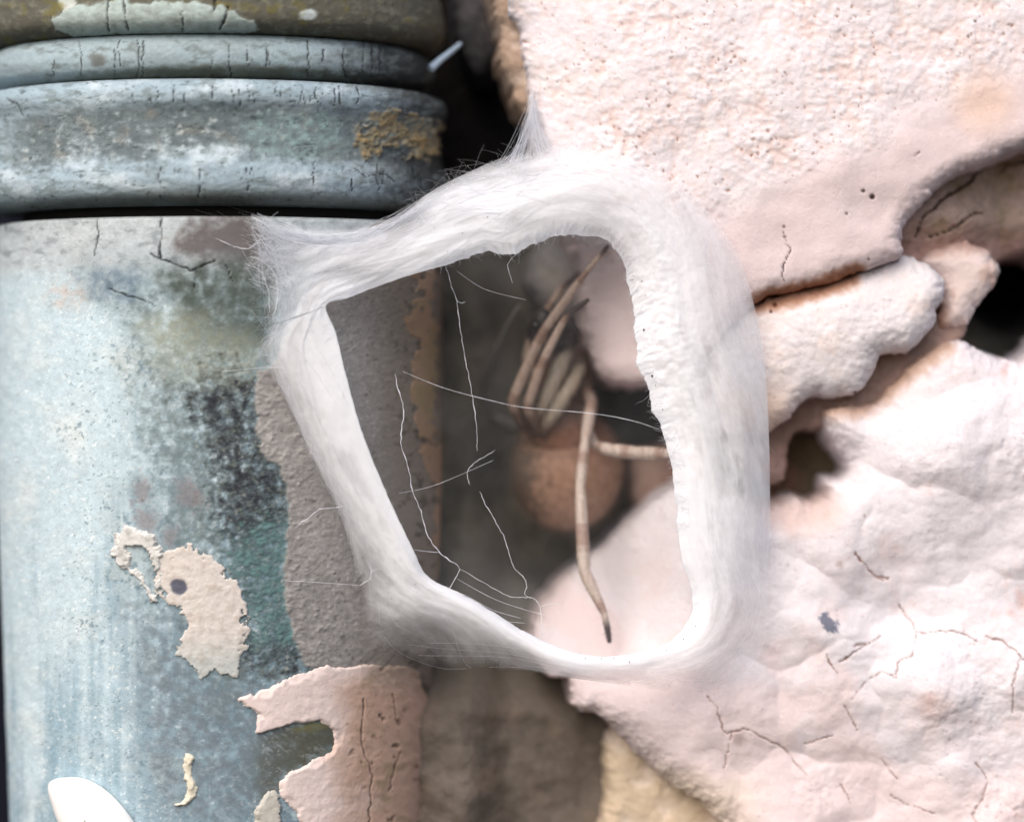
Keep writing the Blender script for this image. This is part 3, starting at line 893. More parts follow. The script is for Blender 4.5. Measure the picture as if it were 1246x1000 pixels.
def y_lower(px, py):
    b = -5.4 + 8.0 * sst(860, 700, px) * sst(880, 700, py) + 1.5 * sst(900, 720, px) * sst(820, 980, py)
    # lumps
    for (x, y, sx, sy, h) in ((1130, 850, 90, 70, 1.1), (1010, 690, 70, 60, 0.9), (1180, 560, 90, 90, 1.4), (1160, 930, 40, 40, 1.0), (1250, 830, 40, 60, 1.0), (1030, 770, 40, 35, 0.5), (900, 900, 90, 70, 0.6), (1220, 990, 50, 40, 0.7)):
        b = b - h * np.exp(-((px - x) / sx) ** 2 - ((py - y) / sy) ** 2)
    b = b + 0.45 * np.exp(-((px - 1090) / 70) ** 2 - ((py - 745 - (px - 1090) * 0.1) / 25) ** 2)
    return b


stone('stone', [(1320, 446), (1246, 442), (1205, 432), (1172, 414), (1145, 418), (1112, 440), (1088, 462), (1062, 490), (1005, 500), (1012, 535), (1030, 560), (1027, 580), (1008, 584), (1004, 602), (986, 612), (965, 606), (935, 618), (900, 610), (860, 590), (835, 590), (800, 606), (765, 640), (735, 670), (700, 696), (662, 735), (645, 790), (665, 820), (690, 828), (694, 852), (708, 866), (728, 868), (748, 888), (772, 915), (796, 938), (822, 958), (850, 976), (880, 1010), (890, 1100), (1320, 1100)],
      y_lower, lower_stone, 42, 1.55, 4, 26, seed=3.0, depth=12)


def deep_look(c1, c2, seed):
    def f(px, py, d):
        n1 = fbm(px / 45, py / 45, 131.0 + seed, 4); n2 = fbm(px / 12, py / 12, 132.0 + seed, 4, 0.6)
        col = np.zeros((len(px), 3)) + np.array(c1)
        col = paste(col, c2, sst(-0.15, 0.4, n1 + 0.3 * n2))
        return col, 0.5 * n1 + 0.12 * n2
    return f


# pale yellowish stone under the lower edge, tan stone behind the upper one, grey lump in the top gap
stone('stone', [(735, 1100), (736, 960), (738, 900), (760, 878), (800, 890), (860, 950), (930, 1000), (930, 1100)], lambda px, py: -1.8 + 0 * px, deep_look((0.78, 0.71, 0.62), (0.86, 0.80, 0.75), 1), 26, 2.2, 4, 20, seed=4.0)
stone('stone', [(596, -60), (600, 10), (610, 40), (607, 70), (618, 100), (640, 140), (700, 150), (720, -60)], lambda px, py: -3.0 + 0 * px, deep_look((0.62, 0.54, 0.48), (0.78, 0.72, 0.68), 2), 24, 2.2, 5, 20, seed=5.0)
stone('stone', [(556, -60), (556, 40), (570, 75), (585, 88), (602, 72), (612, 40), (600, -60)], lambda px, py: 5.0 + 0 * px, deep_look((0.22, 0.22, 0.235), (0.32, 0.31, 0.32), 3), 26, 2.4, 4, 20, seed=6.0, mat=M_BACK)
stone('stone', [(900, 560), (905, 500), (960, 470), (1040, 455), (1075, 415), (1140, 385), (1175, 400), (1130, 450), (1080, 490), (1010, 520), (965, 530), (950, 590)], lambda px, py: -2.9 + 2.5 * sst(1040, 940, px), deep_look((0.55, 0.47, 0.44), (0.66, 0.56, 0.53), 8), 14, 2.2, 4, 20, seed=9.0)
# stones deep inside the hollow
stone('stone', [(640, 350), (650, 300), (690, 270), (760, 270), (770, 380), (700, 400)], lambda px, py: 8.0 + 0 * px, deep_look((0.50, 0.49, 0.50), (0.58, 0.56, 0.55), 4), 50, 2.6, 4, 24, seed=7.0, mat=M_BACK)
stone('stone', [(770, 600), (770, 560), (800, 545), (850, 545), (880, 600), (840, 640), (790, 640)], lambda px, py: 5.0 + 0 * px, deep_look((0.58, 0.48, 0.45), (0.66, 0.57, 0.53), 5), 40, 2.6, 4, 24, seed=8.0, mat=M_BACK)

# the back of the joint, one rough sheet
gx = np.arange(500, 1420, 6.0); gy = np.arange(-150, 1160, 6.0)
X, Y = np.meshgrid(gx, gy); px, py = X.ravel(), Y.ravel()
n1 = fbm(px / 70, py / 90, 141.0, 4); n2 = fbm(px / 20, py / 20, 142.0, 4, 0.6)
y = 11.5 + 1.2 * n1 + 0.4 * n2 + 3 * sst(200, 60, py) - 4.5 * sst(1000, 930, px) * sst(700, 840, py)
y = y + 8 * sst(70, 20, np.hypot(px - 1240, py - 345)) - 8 * sst(110, 60, np.hypot(px - 975, py - 555)) - 5.5 * sst(780, 860, py) - 3.0 * sst(625, 565, px) * sst(250, 330, py)
col = np.zeros((len(px), 3)) + np.array([0.40, 0.385, 0.35])
col = paste(col, (0.27, 0.26, 0.235), sst(-0.1, 0.4, n1))
col = paste(col, (0.56, 0.45, 0.36), sst(0.05, 0.4, fbm(px / 45, py / 60, 145.0, 3)) * 0.7 * sst(760, 830, py))
col = paste(col, (0.42, 0.385, 0.36), sst(770, 850, py) * 0.8)
col = paste(col, (0.42, 0.37, 0.30), sst(70, 30, np.hypot(px - 985, py - 555)) * 0.9)
col = paste(col, (0.52, 0.40, 0.36), sst(40, 15, np.hypot(px - 940, py - 585)) * 0.8)
col = paste(col, (0.07, 0.06, 0.06), sst(270, 190, py) * sst(720, 640, px) * 0.95)  # shade of the deep gaps painted in, here and in the two hollows below
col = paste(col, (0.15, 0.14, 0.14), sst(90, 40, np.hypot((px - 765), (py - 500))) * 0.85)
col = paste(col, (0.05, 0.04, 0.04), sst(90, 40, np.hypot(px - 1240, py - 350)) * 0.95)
s = (D + 8) / D / PXMM
P = np.stack([(px - CX) * s, y, (CY - py) * s], -1)
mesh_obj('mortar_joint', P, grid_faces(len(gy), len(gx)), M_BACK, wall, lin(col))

# dark shutter-like board far behind the left side of the pipe
bx0, bx1, bz0, bz1, by = -75, -10, -42, 42, 30
gx = np.linspace(bx0, bx1, 40); gz = np.linspace(bz0, bz1, 50)
X, Z = np.meshgrid(gx, gz)
P = np.stack([X.ravel(), by + 0.4 * fbm(X.ravel() / 9, Z.ravel() / 9, 3., 3), Z.ravel()], -1)
col = np.zeros((P.shape[0], 3)) + np.array([0.10, 0.105, 0.15])
o = mesh_obj('back_wall', P, grid_faces(50, 40), M_BACK, None, lin(col))
tag(o, 'dark wall surface behind the left side of the drainpipe', kind='structure')

# pale straw in the dark gap beside the collars
pts = at(np.array([524., 535, 548, 560]), np.array([84., 74, 64, 54]), np.array([-1.0, -0.6, 0.2, 1.2]))
v, f = tube(smooth_poly(pts, 5, False), np.linspace(0.26, 0.14, 16), 8)
o = mesh_obj('straw', v, f, plain_mat('straw', (0.62, 0.70, 0.78), 0.5, 0.4))
tag(o, 'short pale straw stuck in the dark gap beside the collars', 'straw')

# ------------------------------------------------------------------ the silk
# stations clockwise from the left corner: inner, mid, outer edge (photo pixels), their depths, edge opacity, raggedness
ST = np.array([
    # ix   iy    mx   my    ox   oy    yi     ym     yo    ea   rag
    [396, 372, 362, 385, 318, 398, -11.2, -11.3, -10.5, .10, 0.5],
    [422, 363, 378, 343, 312, 332, -10.8, -11.2, -10.5, .15, 0.5],
    [452, 351, 402, 318, 312, 276, -10.2, -10.8, -10.4, .25, 0.8],
    [500, 334, 462, 303, 402, 280, -10.1, -10.3, -9.2, .45, 1],
    [545, 321, 520, 283, 480, 268, -9.7, -9.8, -8.0, .50, 2],
    [590, 306, 563, 258, 520, 236, -9.4, -9.4, -7.2, .60, 5],
    [625, 308, 606, 246, 572, 209, -9.2, -9.2, -7.0, .60, 6],
    [660, 291, 652, 232, 632, 185, -9.1, -9.2, -7.0, .35, 4],
    [697, 286, 706, 222, 712, 168, -8.8, -9.2, -7.6, .05, 3],
    [737, 291, 762, 238, 788, 190, -8.4, -9.0, -7.8, .15, 3],
    [760, 325, 806, 282, 850, 244, -8.2, -9.0, -7.8, .45, 4],
    [769, 376, 832, 340, 896, 306, -8.2, -9.0, -7.6, .6, 5],
    [775, 430, 850, 404, 920, 382, -8.4, -9.1, -7.2, .75, 6],
    [794, 490, 868, 470, 932, 460, -8.4, -9.1, -6.9, .85, 5],
    [812, 545, 878, 540, 936, 545, -8.5, -9.1, -6.9, .9, 3],
    [822, 610, 884, 610, 937, 612, -8.5, -9.1, -7.0, .85, 3],
    [828, 670, 888, 672, 938, 680, -8.5, -9.0, -7.0, .4, 3],
    [844, 730, 892, 736, 945, 752, -8.3, -8.9, -7.0, .0, 2],
    [826, 772, 862, 790, 912, 830, -8.4, -8.8, -7.2, .0, 2],
    [785, 792, 806, 810, 850, 850, -8.7, -9.0, -7.4, .0, 1],
    [735, 799, 744, 812, 760, 834, -9.0, -9.3, -8.2, .35, 1],
    [684, 789, 686, 806, 690, 824, -9.2, -9.6, -8.9, .75, 1],
    [632, 765, 626, 786, 618, 814, -9.5, -9.8, -7.6, .35, 1.5],
    [572, 728, 553, 760, 512, 822, -9.9, -9.9, -5.2, .0, 1.5],
    [522, 703, 496, 738, 440, 800, -10.3, -10.3, -7.5, .0, 1],
    [501, 665, 470, 690, 436, 716, -10.7, -10.5, -8.8, .25, 1],
    [470, 600, 440, 622, 416, 632, -10.9, -10.7, -9.5, .55, .7],
    [440, 525, 402, 545, 378, 552, -11.1, -10.9, -10.0, .6, .7],
    [419, 450, 366, 466, 343, 476, -11.2, -11.1, -10.2, .5, .7],
    [408, 405, 346, 420, 316, 432, -11.2, -11.2, -10.4, .1, .5],
], float)
NS = len(ST)


def stat(u):
    """periodic Catmull-Rom over the stations, u in [0,1)"""
    t = (np.asarray(u) % 1.0) * NS
    i = np.floor(t).astype(int); f = (t - i)[..., None]
    a, b, c, d = ST[(i - 1) % NS], ST[i % NS], ST[(i + 1) % NS], ST[(i + 2) % NS]
    return 0.5 * (2 * b + (c - a) * f + (2 * a - 5 * b + 4 * c - d) * f ** 2 + (3 * b - a - 3 * c + d) * f ** 3)


arc = np.concatenate([[0], np.cumsum(np.linalg.norm(np.diff(stat(np.linspace(0, 1, 1201))[:, 2:4], axis=0), axis=1))])
PER = arc[-1]


def silk_point(u, v, lift=0.0):
    q = stat(u)
    v = np.asarray(v)
    l0, l1, l2 = (1 - v) * (1 - 2 * v), 4 * v * (1 - v), v * (2 * v - 1)
    px = q[..., 0] * l0 + q[..., 2] * l1 + q[..., 4] * l2
    py = q[..., 1] * l0 + q[..., 3] * l1 + q[..., 5] * l2
    y = q[..., 6] * l0 + q[..., 7] * l1 + q[..., 8] * l2
    al = np.interp(np.asarray(u) % 1.0, np.linspace(0, 1, 1201), arc)     # length along the mid line, px
    wid = np.hypot(q[..., 0] - q[..., 4], q[..., 1] - q[..., 5])
    ac = v * wid
    rag = q[..., 10] * (fbm(al / 26, ac * 0 + 3.3, 5.1, 4, 0.6)) * 1.6 * sst(0.3, 0, v)
    e = np.maximum(wid, 30)
    dx, dy = (q[..., 4] - q[..., 0]) / e, (q[..., 5] - q[..., 1]) / e
    px = px + dx * rag; py = py + dy * rag
    # pleats that run along the band
    a2 = al + 25 * fbm(al / 90, ac / 40, 9.0, 2)
    pl = fbm(a2 / 190, ac / 38, 2.2, 3, 0.45) * 0.26 + fbm(a2 / 70, ac / 14, 4.4, 3) * 0.03 + fbm(px / 9, py / 9, 4.9, 3) * 0.018
    wool = np.exp(-((px - 800) / 50) ** 2 - ((py - 420) / 130) ** 2)
    pl = pl + wool * (0.16 * fbm(px / 13, py / 13, 6.1, 4, 0.6) + 0.1 * fbm(px / 34, py / 34, 6.6, 2))
    pl = pl * sst(0, 0.12, v) * sst(1.05, 0.8, v)
    return at(px, py, y + pl - lift), al, ac, q


NU, NV = 1100, 84
u = np.arange(NU) / NU
v = np.concatenate([np.linspace(0, 1, NV)])
U, Vv = np.meshgrid(u, v, indexing='ij')
P, al, ac, q = silk_point(U, Vv)
ea = q[..., 9]
wid = np.hypot(q[..., 0] - q[..., 4], q[..., 1] - q[..., 5])
a2 = al + 25 * fbm(al / 90, ac / 40, 9.0, 2)
fn = 0.6 * fbm(a2 / 90, ac / 9, 6.6, 4, 0.55) + 0.5 * fbm(al / 22, ac / 14, 16.6, 4, 0.6); fn2 = fbm(al / 70, ac / 30, 7.7, 3)
lw_ = sst(560, 440, q[..., 2])
dens = lerp(1.0, ea, np.clip((Vv - lerp(0.34, 0.26, lw_)) / lerp(0.66, 0.70, lw_), 0, 1) ** lerp(1.25, 1.0, lw_))
alpha = dens * 0.97 + fn * 0.7 * np.clip(dens * (1 - dens) * 4, 0, 1) * 0.55 + fn2 * 0.25 * np.clip((1 - dens) * 4, 0, 1)
thin = sst(0.05, 0.45, fn2 + 0.4 * fn) * 0.24
alpha = alpha - thin * sst(0.08, 0.3, Vv)
edge_fade = sst(1.0, 0.90, Vv + 0.06 * fn)
alpha = np.clip(alpha, 0, 0.955 + 0.05 * fn - 0.14 * sst(0.0, 0.4, fn2 + 0.5 * fn) * sst(0.15, 0.4, Vv)) * lerp(edge_fade, 1, np.clip(ea * 1.2, 0, 1) * 0.8)
pxs, pys = proj(P)
for (x_, y_, sx_, sy_, k_) in ((742, 312, 42, 36, .55), (415, 330, 42, 10, .45), (470, 276, 55, 12, .5), (640, 268, 26, 24, .25), (560, 262, 30, 16, .25), (352, 352, 16, 40, .25), (890, 330, 40, 80, .25), (893, 560, 32, 190, .34), (868, 420, 40, 70, .2), (760, 240, 60, 30, .2), (455, 300, 40, 14, .3), (372, 560, 20, 90, .15), (440, 690, 26, 40, .2), (885, 745, 60, 60, .5), (800, 830, 60, 22, .4)):
    alpha = alpha * (1 - k_ * np.exp(-((pxs - x_) / sx_) ** 2 - ((pys - y_) / sy_) ** 2) * np.clip(0.75 + 0.9 * fn, 0.2, 1.3) * (sst(0.12, 0.34, Vv) if y_ > 700 else 1))
alpha = np.where(ea < 0.3, alpha * sst(1.0, 0.8, Vv), alpha)
web = empty('silk_retreat', tuple(at(640, 500, -9.0)))
tag(web, 'white silk spider retreat with a torn round opening, strung from drainpipe to wall', 'spider web')
faces = grid_faces(NU, NV)
wrapf = np.stack([np.full(NV - 1, NU - 1) * NV + np.arange(NV - 1), np.full(NV - 1, NU - 1) * NV + np.arange(NV - 1) + 1, np.arange(NV - 1) + 1, np.arange(NV - 1)], -1)
faces = np.concatenate([faces, np.stack([wrapf[:, 0], wrapf[:, 1], wrapf[:, 2], wrapf[:, 3]], -1)[:, ::-1]])
mesh_obj('silk_sheet', P.reshape(-1, 3), faces, M_SILK, web, None,
         {'alpha': alpha, 'along': al / 17.0, 'across': ac / 5.5})

# the lip: silk rolled back into the hole
vl = np.linspace(0, 1, 9)
U2, V2 = np.meshgrid(u, vl, indexing='ij')
P0, al2, _, q2 = silk_point(U2, np.zeros_like(V2))
q3 = stat(U2)
e = np.stack([q3[..., 4] - q3[..., 0], q3[..., 5] - q3[..., 1]], -1); e /= np.linalg.norm(e, axis=-1)[..., None]
cv = 0.16 * np.sin(V2 * pi * 0.5) - 0.12 * np.sin(V2 * pi)
P0[..., 0] += e[..., 0] * cv; P0[..., 2] -= e[..., 1] * cv
P0[..., 1] += 0.6 * V2 + 0.1 * fbm(al2 / 20, V2 * 2, 3.0, 2)
al_lip = np.clip(1.0 - V2 ** 1.5 + 0.3 * fbm(al2 / 14, V2 * 3, 5., 3), 0, 0.97) * sst(1, 0.7, V2)
mesh_obj('silk_lip', P0.reshape(-1, 3), grid_faces(NU, 9), M_SILK, web, None, {'alpha': al_lip, 'along': al2 / 17.0, 'across': V2 * 12})

# loose fibres lying on and fraying from the sheet
r = np.random.default_rng(5)
TP, TR = [], []
for k in range(260):
    u0 = r.choice([r.uniform(0, 0.26), r.uniform(0, 1)], p=[0.75, 0.25]); L = r.uniform(0.015, 0.11); n = 12
    v0 = r.beta(1.6, 1.6) * 0.98
    uu = u0 + np.linspace(0, L, n) * r.choice([-1, 1])
    vv = v0 + np.linspace(0, 1, n) * r.normal(0, 0.22) + 0.05 * r.normal() * np.sin(np.linspace(0, 3.0, n) + r.uniform(0, 6))
    vv = np.clip(vv, 0.0, 0.95)
    p, *_ = silk_point(uu, vv, 0.03 + 0.05 * r.uniform())
    TP.append(p); TR.append(np.full(n, r.uniform(0.0025, 0.0075)))
for k in range(260):      # anchors running outwards onto pipe and wall
    u0 = r.choice([r.uniform(0.0, 0.28), r.uniform(0.86, 1.0), r.uniform(0.28, 0.45)], p=[0.6, 0.3, 0.1]); n = 9
    p, *_ = silk_point(u0 + np.linspace(0, 1, n) * r.normal(0, 0.02), np.linspace(r.uniform(0.6, 0.9), r.uniform(1.0, 1.3), n), 0.02)
    TP.append(p); TR.append(np.linspace(0.006, 0.002, n))
for k in range(420):      # fraying on the torn inner rim
    u0 = r.choice([r.uniform(0.12, 0.30), r.uniform(0.30, 0.52), r.uniform(0, 1)]); n = 8
    p, *_ = silk_point(u0 + np.linspace(0, 1, n) * r.normal(0, 0.006) + 0.0006 * np.sin(np.linspace(0, 9, n) + r.uniform(0, 6)), np.linspace(r.uniform(0.02, 0.12), -abs(r.normal(0, 0.035)), n), 0.03)
    TP.append(p); TR.append(np.linspace(0.009, 0.003, n))
for k in range(130):      # frayed corner on the shaft's rim and left edge
    a = np.array([r.normal(345, 14), r.normal(320, 22)]); b = np.array([r.normal(312, 8), r.uniform(262, 345)])
    m = (a + b) / 2 + r.normal(0, 7, 2)
    t = np.linspace(0, 1, 9)[:, None]
    pp = (1 - t) ** 2 * a + 2 * t * (1 - t) * m + t * t * b
    TP.append(at(pp[:, 0], pp[:, 1], -10.95 - 0.35 * (1 - t[:, 0]) + 0.1 * r.normal())); TR.append(np.full(9, r.uniform(0.004, 0.011)))
for k in range(120):      # threads hugging the neck below the collar
    x = np.linspace(r.uniform(305, 360), r.uniform(430, 540), 12)
    yb = np.interp(x, [300, 340, 380, 430, 480, 520, 560], [265, 285, 297, 296, 272, 248, 225]) + r.normal(0, 5) + 4 * np.sin(x / 19 + r.uniform(0, 6))
    TP.append(at(x, yb, np.interp(x, [300, 400, 540], [-11.0, -10.4, -8.2]) + r.normal(0, 0.2))); TR.append(np.full(12, r.uniform(0.004, 0.011)))
for k in range(130):      # the spike drawn up the edge of the upper stone
    b = np.array([r.uniform(604, 690), 0]); b[1] = np.interp(b[0], [604, 640, 690], [200, 195, 200])
    a = np.array([r.normal(649, 2.5), r.uniform(105, 165)])
    t = np.linspace(0, 1, 9)
    x = lerp(a[0], b[0], t ** 1.25) + 2 * np.sin(t * 5 + r.uniform(0, 6)) * t; yy = lerp(a[1], b[1], t)
    TP.append(at(x, yy, lerp(-5.2, -7.4, t) + r.normal(0, 0.25))); TR.append(np.full(9, r.uniform(0.004, 0.009)))
v_, f_ = many_tubes(TP, TR, 3)
o = mesh_obj('silk_fibres', v_, f_, M_THREAD, web)
o['kind'] = 'stuff'

nv = 40
vv_ = np.linspace(0, 1, nv)
un = np.arange(240) / 240
U4, V4 = np.meshgrid(un, vv_, indexing='ij')
q4 = stat(U4)
cxv, cyv = 640.0, 540.0
vx = lerp(q4[..., 0], cxv, V4); vy = lerp(q4[..., 1], cyv, V4)
Pv = at(vx, vy, lerp(q4[..., 6] + 0.4, -6.2, sst(0, 0.5, V4)) + 0.15 * fbm(vx / 60, vy / 60, 3., 2))
av = 0.020 + 0.03 * fbm(vx / 70, vy / 70, 9.3, 4) + 0.05 * np.exp(-((vx - 600) / 90) ** 2 - ((vy - 745) / 50) ** 2) + 0.04 * np.exp(-((vx - 650) / 70) ** 2 - ((vy - 330) / 60) ** 2)
mesh_obj('haze_film', Pv.reshape(-1, 3), grid_faces(240, nv, False), M_SILK, web, None, {'alpha': np.clip(av, 0.012, 0.2), 'along': vx / 300, 'across': vy / 300})  # faint film added across the opening to give a milky haze
gv, gf, go = [], [], 0
for k in range(26):        # grit caught in the silk
    if k < 11: gp = silk_point(np.array(r.uniform(0.33, 0.47)), np.array(0.03 + abs(r.normal(0.02, 0.06))), 0.06)[0]
    elif k < 19: gp = silk_point(np.array(r.uniform(0.58, 0.70)), np.array(abs(r.normal(0.1, 0.15))), 0.08)[0]
    else: gp = silk_point(np.array(r.uniform(0, 1)), np.array(r.uniform(0.1, 0.7)), 0.1)[0]
    rr_ = r.uniform(0.02, 0.05) * (1.6 if k < 4 else 1)
    q_ = r.normal(size=(6, 3)) * 0.25 + np.array([[1, 0, 0], [-1, 0, 0], [0, 1, 0], [0, -1, 0], [0, 0, 1], [0, 0, -1]])
    gv.append(gp + q_ * rr_); gf.append(np.array([[0, 2, 4], [2, 1, 4], [1, 3, 4], [3, 0, 4], [2, 0, 5], [1, 2, 5], [3, 1, 5], [0, 3, 5]]) + go); go += 6
o = mesh_obj('grit', np.concatenate(gv), np.concatenate(gf), plain_mat('grit', (0.34, 0.30, 0.27), 0.8), web, smooth=False)
o['kind'] = 'stuff'
# single threads across the opening
THREADS = [
    ([(306, 264), (322, 272), (340, 288), (372, 297), (404, 300), (440, 296), (478, 290)], 0.055, -11.1, 1),
    ([(312, 268), (334, 278), (362, 284), (392, 286), (430, 284), (470, 280)], 0.045, -11.0, 1),
    ([(308, 300), (318, 296), (334, 306), (346, 326), (350, 352)], 0.05, -11.0, 1),
    ([(304, 312), (320, 318), (334, 334), (338, 360), (332, 390)], 0.05, -11.0, 1),
    ([(300, 322), (316, 330), (326, 352), (328, 380)], 0.04, -10.9, 1),
    ([(262, 290), (285, 300), (303, 302), (316, 292), (330, 290)], 0.035, -10.8, 1),
    ([(340, 268), (366, 280), (380, 290), (402, 292)], 0.035, -10.9, 1),
    ([(540, 716), (566, 724), (600, 742), (634, 752)], 0.014, -8.2, 0),
    ([(556, 704), (600, 728), (640, 742), (664, 748)], 0.012, -8.0, 0),
    ([(556, 330), (590, 352), (640, 365)], 0.010, -7.6, 0),
    ([(486, 600), (530, 590), (600, 560)], 0.010, -7.8, 0),
    ([(541, 322), (546, 334), (549, 348), (556, 366), (560, 400), (566, 436), (574, 478), (580, 520), (580, 548)], 0.035, -7.5, 1),
    ([(556, 366), (561, 369), (567, 367)], 0.03, -7.5, 1),
    ([(481, 455), (484, 472), (491, 500), (488, 538), (497, 570), (503, 600), (512, 622), (520, 650), (535, 672), (552, 684), (560, 692)], 0.055, -8.2, 1),
    ([(560, 692), (549, 712), (545, 718)], 0.045, -8.2, 1),
    ([(505, 669), (522, 671), (534, 672)], 0.03, -8.4, 0),
    ([(560, 692), (598, 714), (622, 726), (646, 727), (657, 738), (660, 768), (658, 780)], 0.03, -8.0, 1),
    ([(657, 738), (668, 735), (680, 735)], 0.026, -7.8, 0),
    ([(584, 598), (590, 612), (604, 636), (614, 655), (624, 688), (638, 703), (641, 714), (638, 722), (645, 728)], 0.036, -7.8, 1),
    ([(490, 452), (540, 472), (600, 488), (640, 496), (720, 503), (770, 512), (806, 524)], 0.028, -7.0, 0),
    ([(602, 548), (585, 558), (574, 566), (568, 578), (572, 590)], 0.03, -7.2, 1),
    ([(637, 300), (620, 318), (618, 326), (624, 345)], 0.028, -8.4, 1),
    ([(437, 712), (450, 704), (452, 692), (447, 684)], 0.06, -9.5, 1),
    ([(340, 706), (380, 708), (436, 712)], 0.02, -9.6, 0),
    ([(452, 694), (466, 690)], 0.05, -9.6, 1),
    ([(580, 748), (610, 755), (640, 758)], 0.016, -8.0, 0),
    ([(360, 640), (375, 630), (388, 620), (402, 618), (420, 616)], 0.035, -10.0, 1),
    ([(270, 452), (330, 447), (355, 450)], 0.018, -10.9, 0),
]
for pl, rad, yy, wob in THREADS:
    p = smooth_poly(pl, 7, False)
    if wob:
        p = p + np.stack([fbm(p[:, 1] / 6, p[:, 0] / 6, 1.0, 3), fbm(p[:, 1] / 6, p[:, 0] / 6, 5.0, 3)], -1) * 2.0
    n = len(p)
    rr = 0.48 * rad * (0.3 + 0.6 * np.abs(fbm(np.arange(n) / 3.0, rad * 300, 2., 2)) * 3) * sst(-0.05, 0.12, np.linspace(0, 1, n)) * sst(1.05, 0.85, np.linspace(0, 1, n)) + 0.006
    v_, f_ = tube(at(p[:, 0], p[:, 1], yy + 0.12 * fbm(p[:, 1] / 20, p[:, 0] / 20, 9., 2)), rr, 6)
    mesh_obj('silk_thread', v_, f_, M_THREAD, web)

# ------------------------------------------------------------------ the spider, one continuous body
SEG = []      # (points px,py,y ; radius mm ; colour list)


def limb(pts, rads, n=12):
    pts = np.array(pts, float)
    t = np.linspace(0, len(pts) - 1, (len(pts) - 1) * n + 1)
    p = np.stack([np.interp(t, np.arange(len(pts)), pts[:, k]) for k in range(3)], -1)
    q = smooth_poly(pts, n, False)
    p = 0.85 * p + 0.15 * q
    f = t - np.floor(t)
    swell = 1 + 0.07 * np.sin(np.pi * f) - 0.10 * np.exp(-(np.minimum(f, 1 - f) / 0.10) ** 2)
    return at(p[:, 0], p[:, 1], p[:, 2]), np.interp(t, np.arange(len(pts)), np.array(rads) / PXMM) * swell * 0.86


LEGS = [
    # front long leg, its dark tip at the upper edge of the opening
    ([(668, 538, 4.5), (634, 514, 1.6), (624, 487, 0.6), (660, 406, -1.6), (711, 334, -3.6), (742, 297, -4.3)], [7, 8, 8, 7.2, 5.0, 2.6]),
    # second leg
    ([(676, 540, 4.5), (651, 518, 1.2), (642, 494, 0.2), (660, 440, -1.4), (688, 386, -2.4), (717, 364, -3.0)], [6.5, 7, 7, 6.4, 4.8, 3.4]),
    # thick femora in front of the body
    ([(694, 424, 2.2), (686, 438, 1.0), (674, 462, 0.2), (662, 490, 0.6), (652, 512, 1.6)], [6, 10, 12, 10, 7]),
    ([(710, 440, 2.4), (702, 456, 1.2), (688, 480, 0.6), (672, 506, 1.0), (658, 528, 2.0)], [6, 10, 11, 9, 6]),
    # right leg reaching down, bent foot
    ([(704, 462, 3.2), (720, 488, 1.0), (712, 536, -1.4), (706, 590, -2.2), (711, 694, -3.2), (736, 748, -3.6), (742, 782, -3.4)], [8, 9, 7, 7.6, 9.6, 5, 3.6]),
    # right leg reaching sideways into the silk
    ([(704, 490, 3.4), (714, 520, 1.0), (724, 542, -0.4), (745, 548, -1.2), (775, 551, -1.8), (812, 552, -3.0), (850, 545, -4.2)], [6, 7, 7, 9.5, 9.8, 8.4, 5]),
    # left leg, greyish, against the pipe
    ([(668, 500, 7.0), (632, 520, 9.2), (600, 505, 9.6), (588, 474, 8.0), (603, 430, 4.6), (621, 391, 2.6), (632, 372, 1.8)], [5, 5, 4.6, 4.6, 5, 4, 3]),
    # left leg with dark tip behind the front ones
    ([(668, 470, 4.4), (640, 440, 4.0), (648, 408, 3.2), (670, 370, 2.2), (688, 346, 1.4), (706, 332, 0.8)], [6, 6, 6, 5, 4.2, 3.4]),
]
parts_v, parts_f, off = [], [], 0


def add_part(v, f):
    global off
    parts_v.append(v); parts_f.append(f + off); off += len(v)


def ellipsoid(c, r, tilt=0.0, n=28):
    th, ph = np.meshgrid(np.linspace(0.02, pi - 0.02, n), np.arange(2 * n) * pi / n, indexing='ij')
    v = np.stack([np.sin(th) * np.cos(ph) * r[0], np.sin(th) * np.sin(ph) * r[1], np.cos(th) * r[2]], -1).reshape(-1, 3)
    ca, sa = math.cos(tilt), math.sin(tilt)
    v = np.stack([v[:, 0], v[:, 1] * ca - v[:, 2] * sa, v[:, 1] * sa + v[:, 2] * ca], -1)
    return v + c, grid_faces(n, 2 * n, True)


leg_curves = []
for pts, rads in LEGS:
    p, rr = limb(pts, rads)
    # slight swelling of the joints
    v, f = tube(p, rr, 12)
    add_part(v, f); leg_curves.append((p, rr))
ABD, CAR = at(690, 570, 5.6), at(688, 468, 3.2)
v, f = ellipsoid(ABD, (3.5, 3.0, 3.9), 0.25); add_part(v, f)
v, f = ellipsoid(CAR, (1.75, 1.3, 2.9), 0.2); add_part(v, f)
v, f = ellipsoid(at(684, 520, 3.4), (2.2, 1.3, 1.7), 0); add_part(v, f)
v, f = ellipsoid(at(668, 404, 1.6), (1.35, 1.3, 1.2), 0.2); add_part(v, f)          # head
for (x, y_, d_) in ((660, 392, 0.6), (690, 400, -0.4)):                              # jaws
    v, f = ellipsoid(at(x, y_, d_), (0.62, 0.75, 0.9), 0.2); add_part(v, f)
for pts in ([(655, 400, 0.8), (648, 420, -0.6), (664, 412, -1.2), (672, 404, -1.2)], [(700, 420, 0.6), (706, 412, -0.6), (700, 400, -1.0), (692, 396, -1.2)]):  # palps
    p, rr = limb(pts, [6, 6, 6, 5]); v, f = tube(p, rr, 10); add_part(v, f)
tmp = bpy.data.meshes.new('spider_raw')
tv = np.concatenate(parts_v); tf = np.concatenate(parts_f)
K = 1.0  # remesh in mm units, scaled afterwards
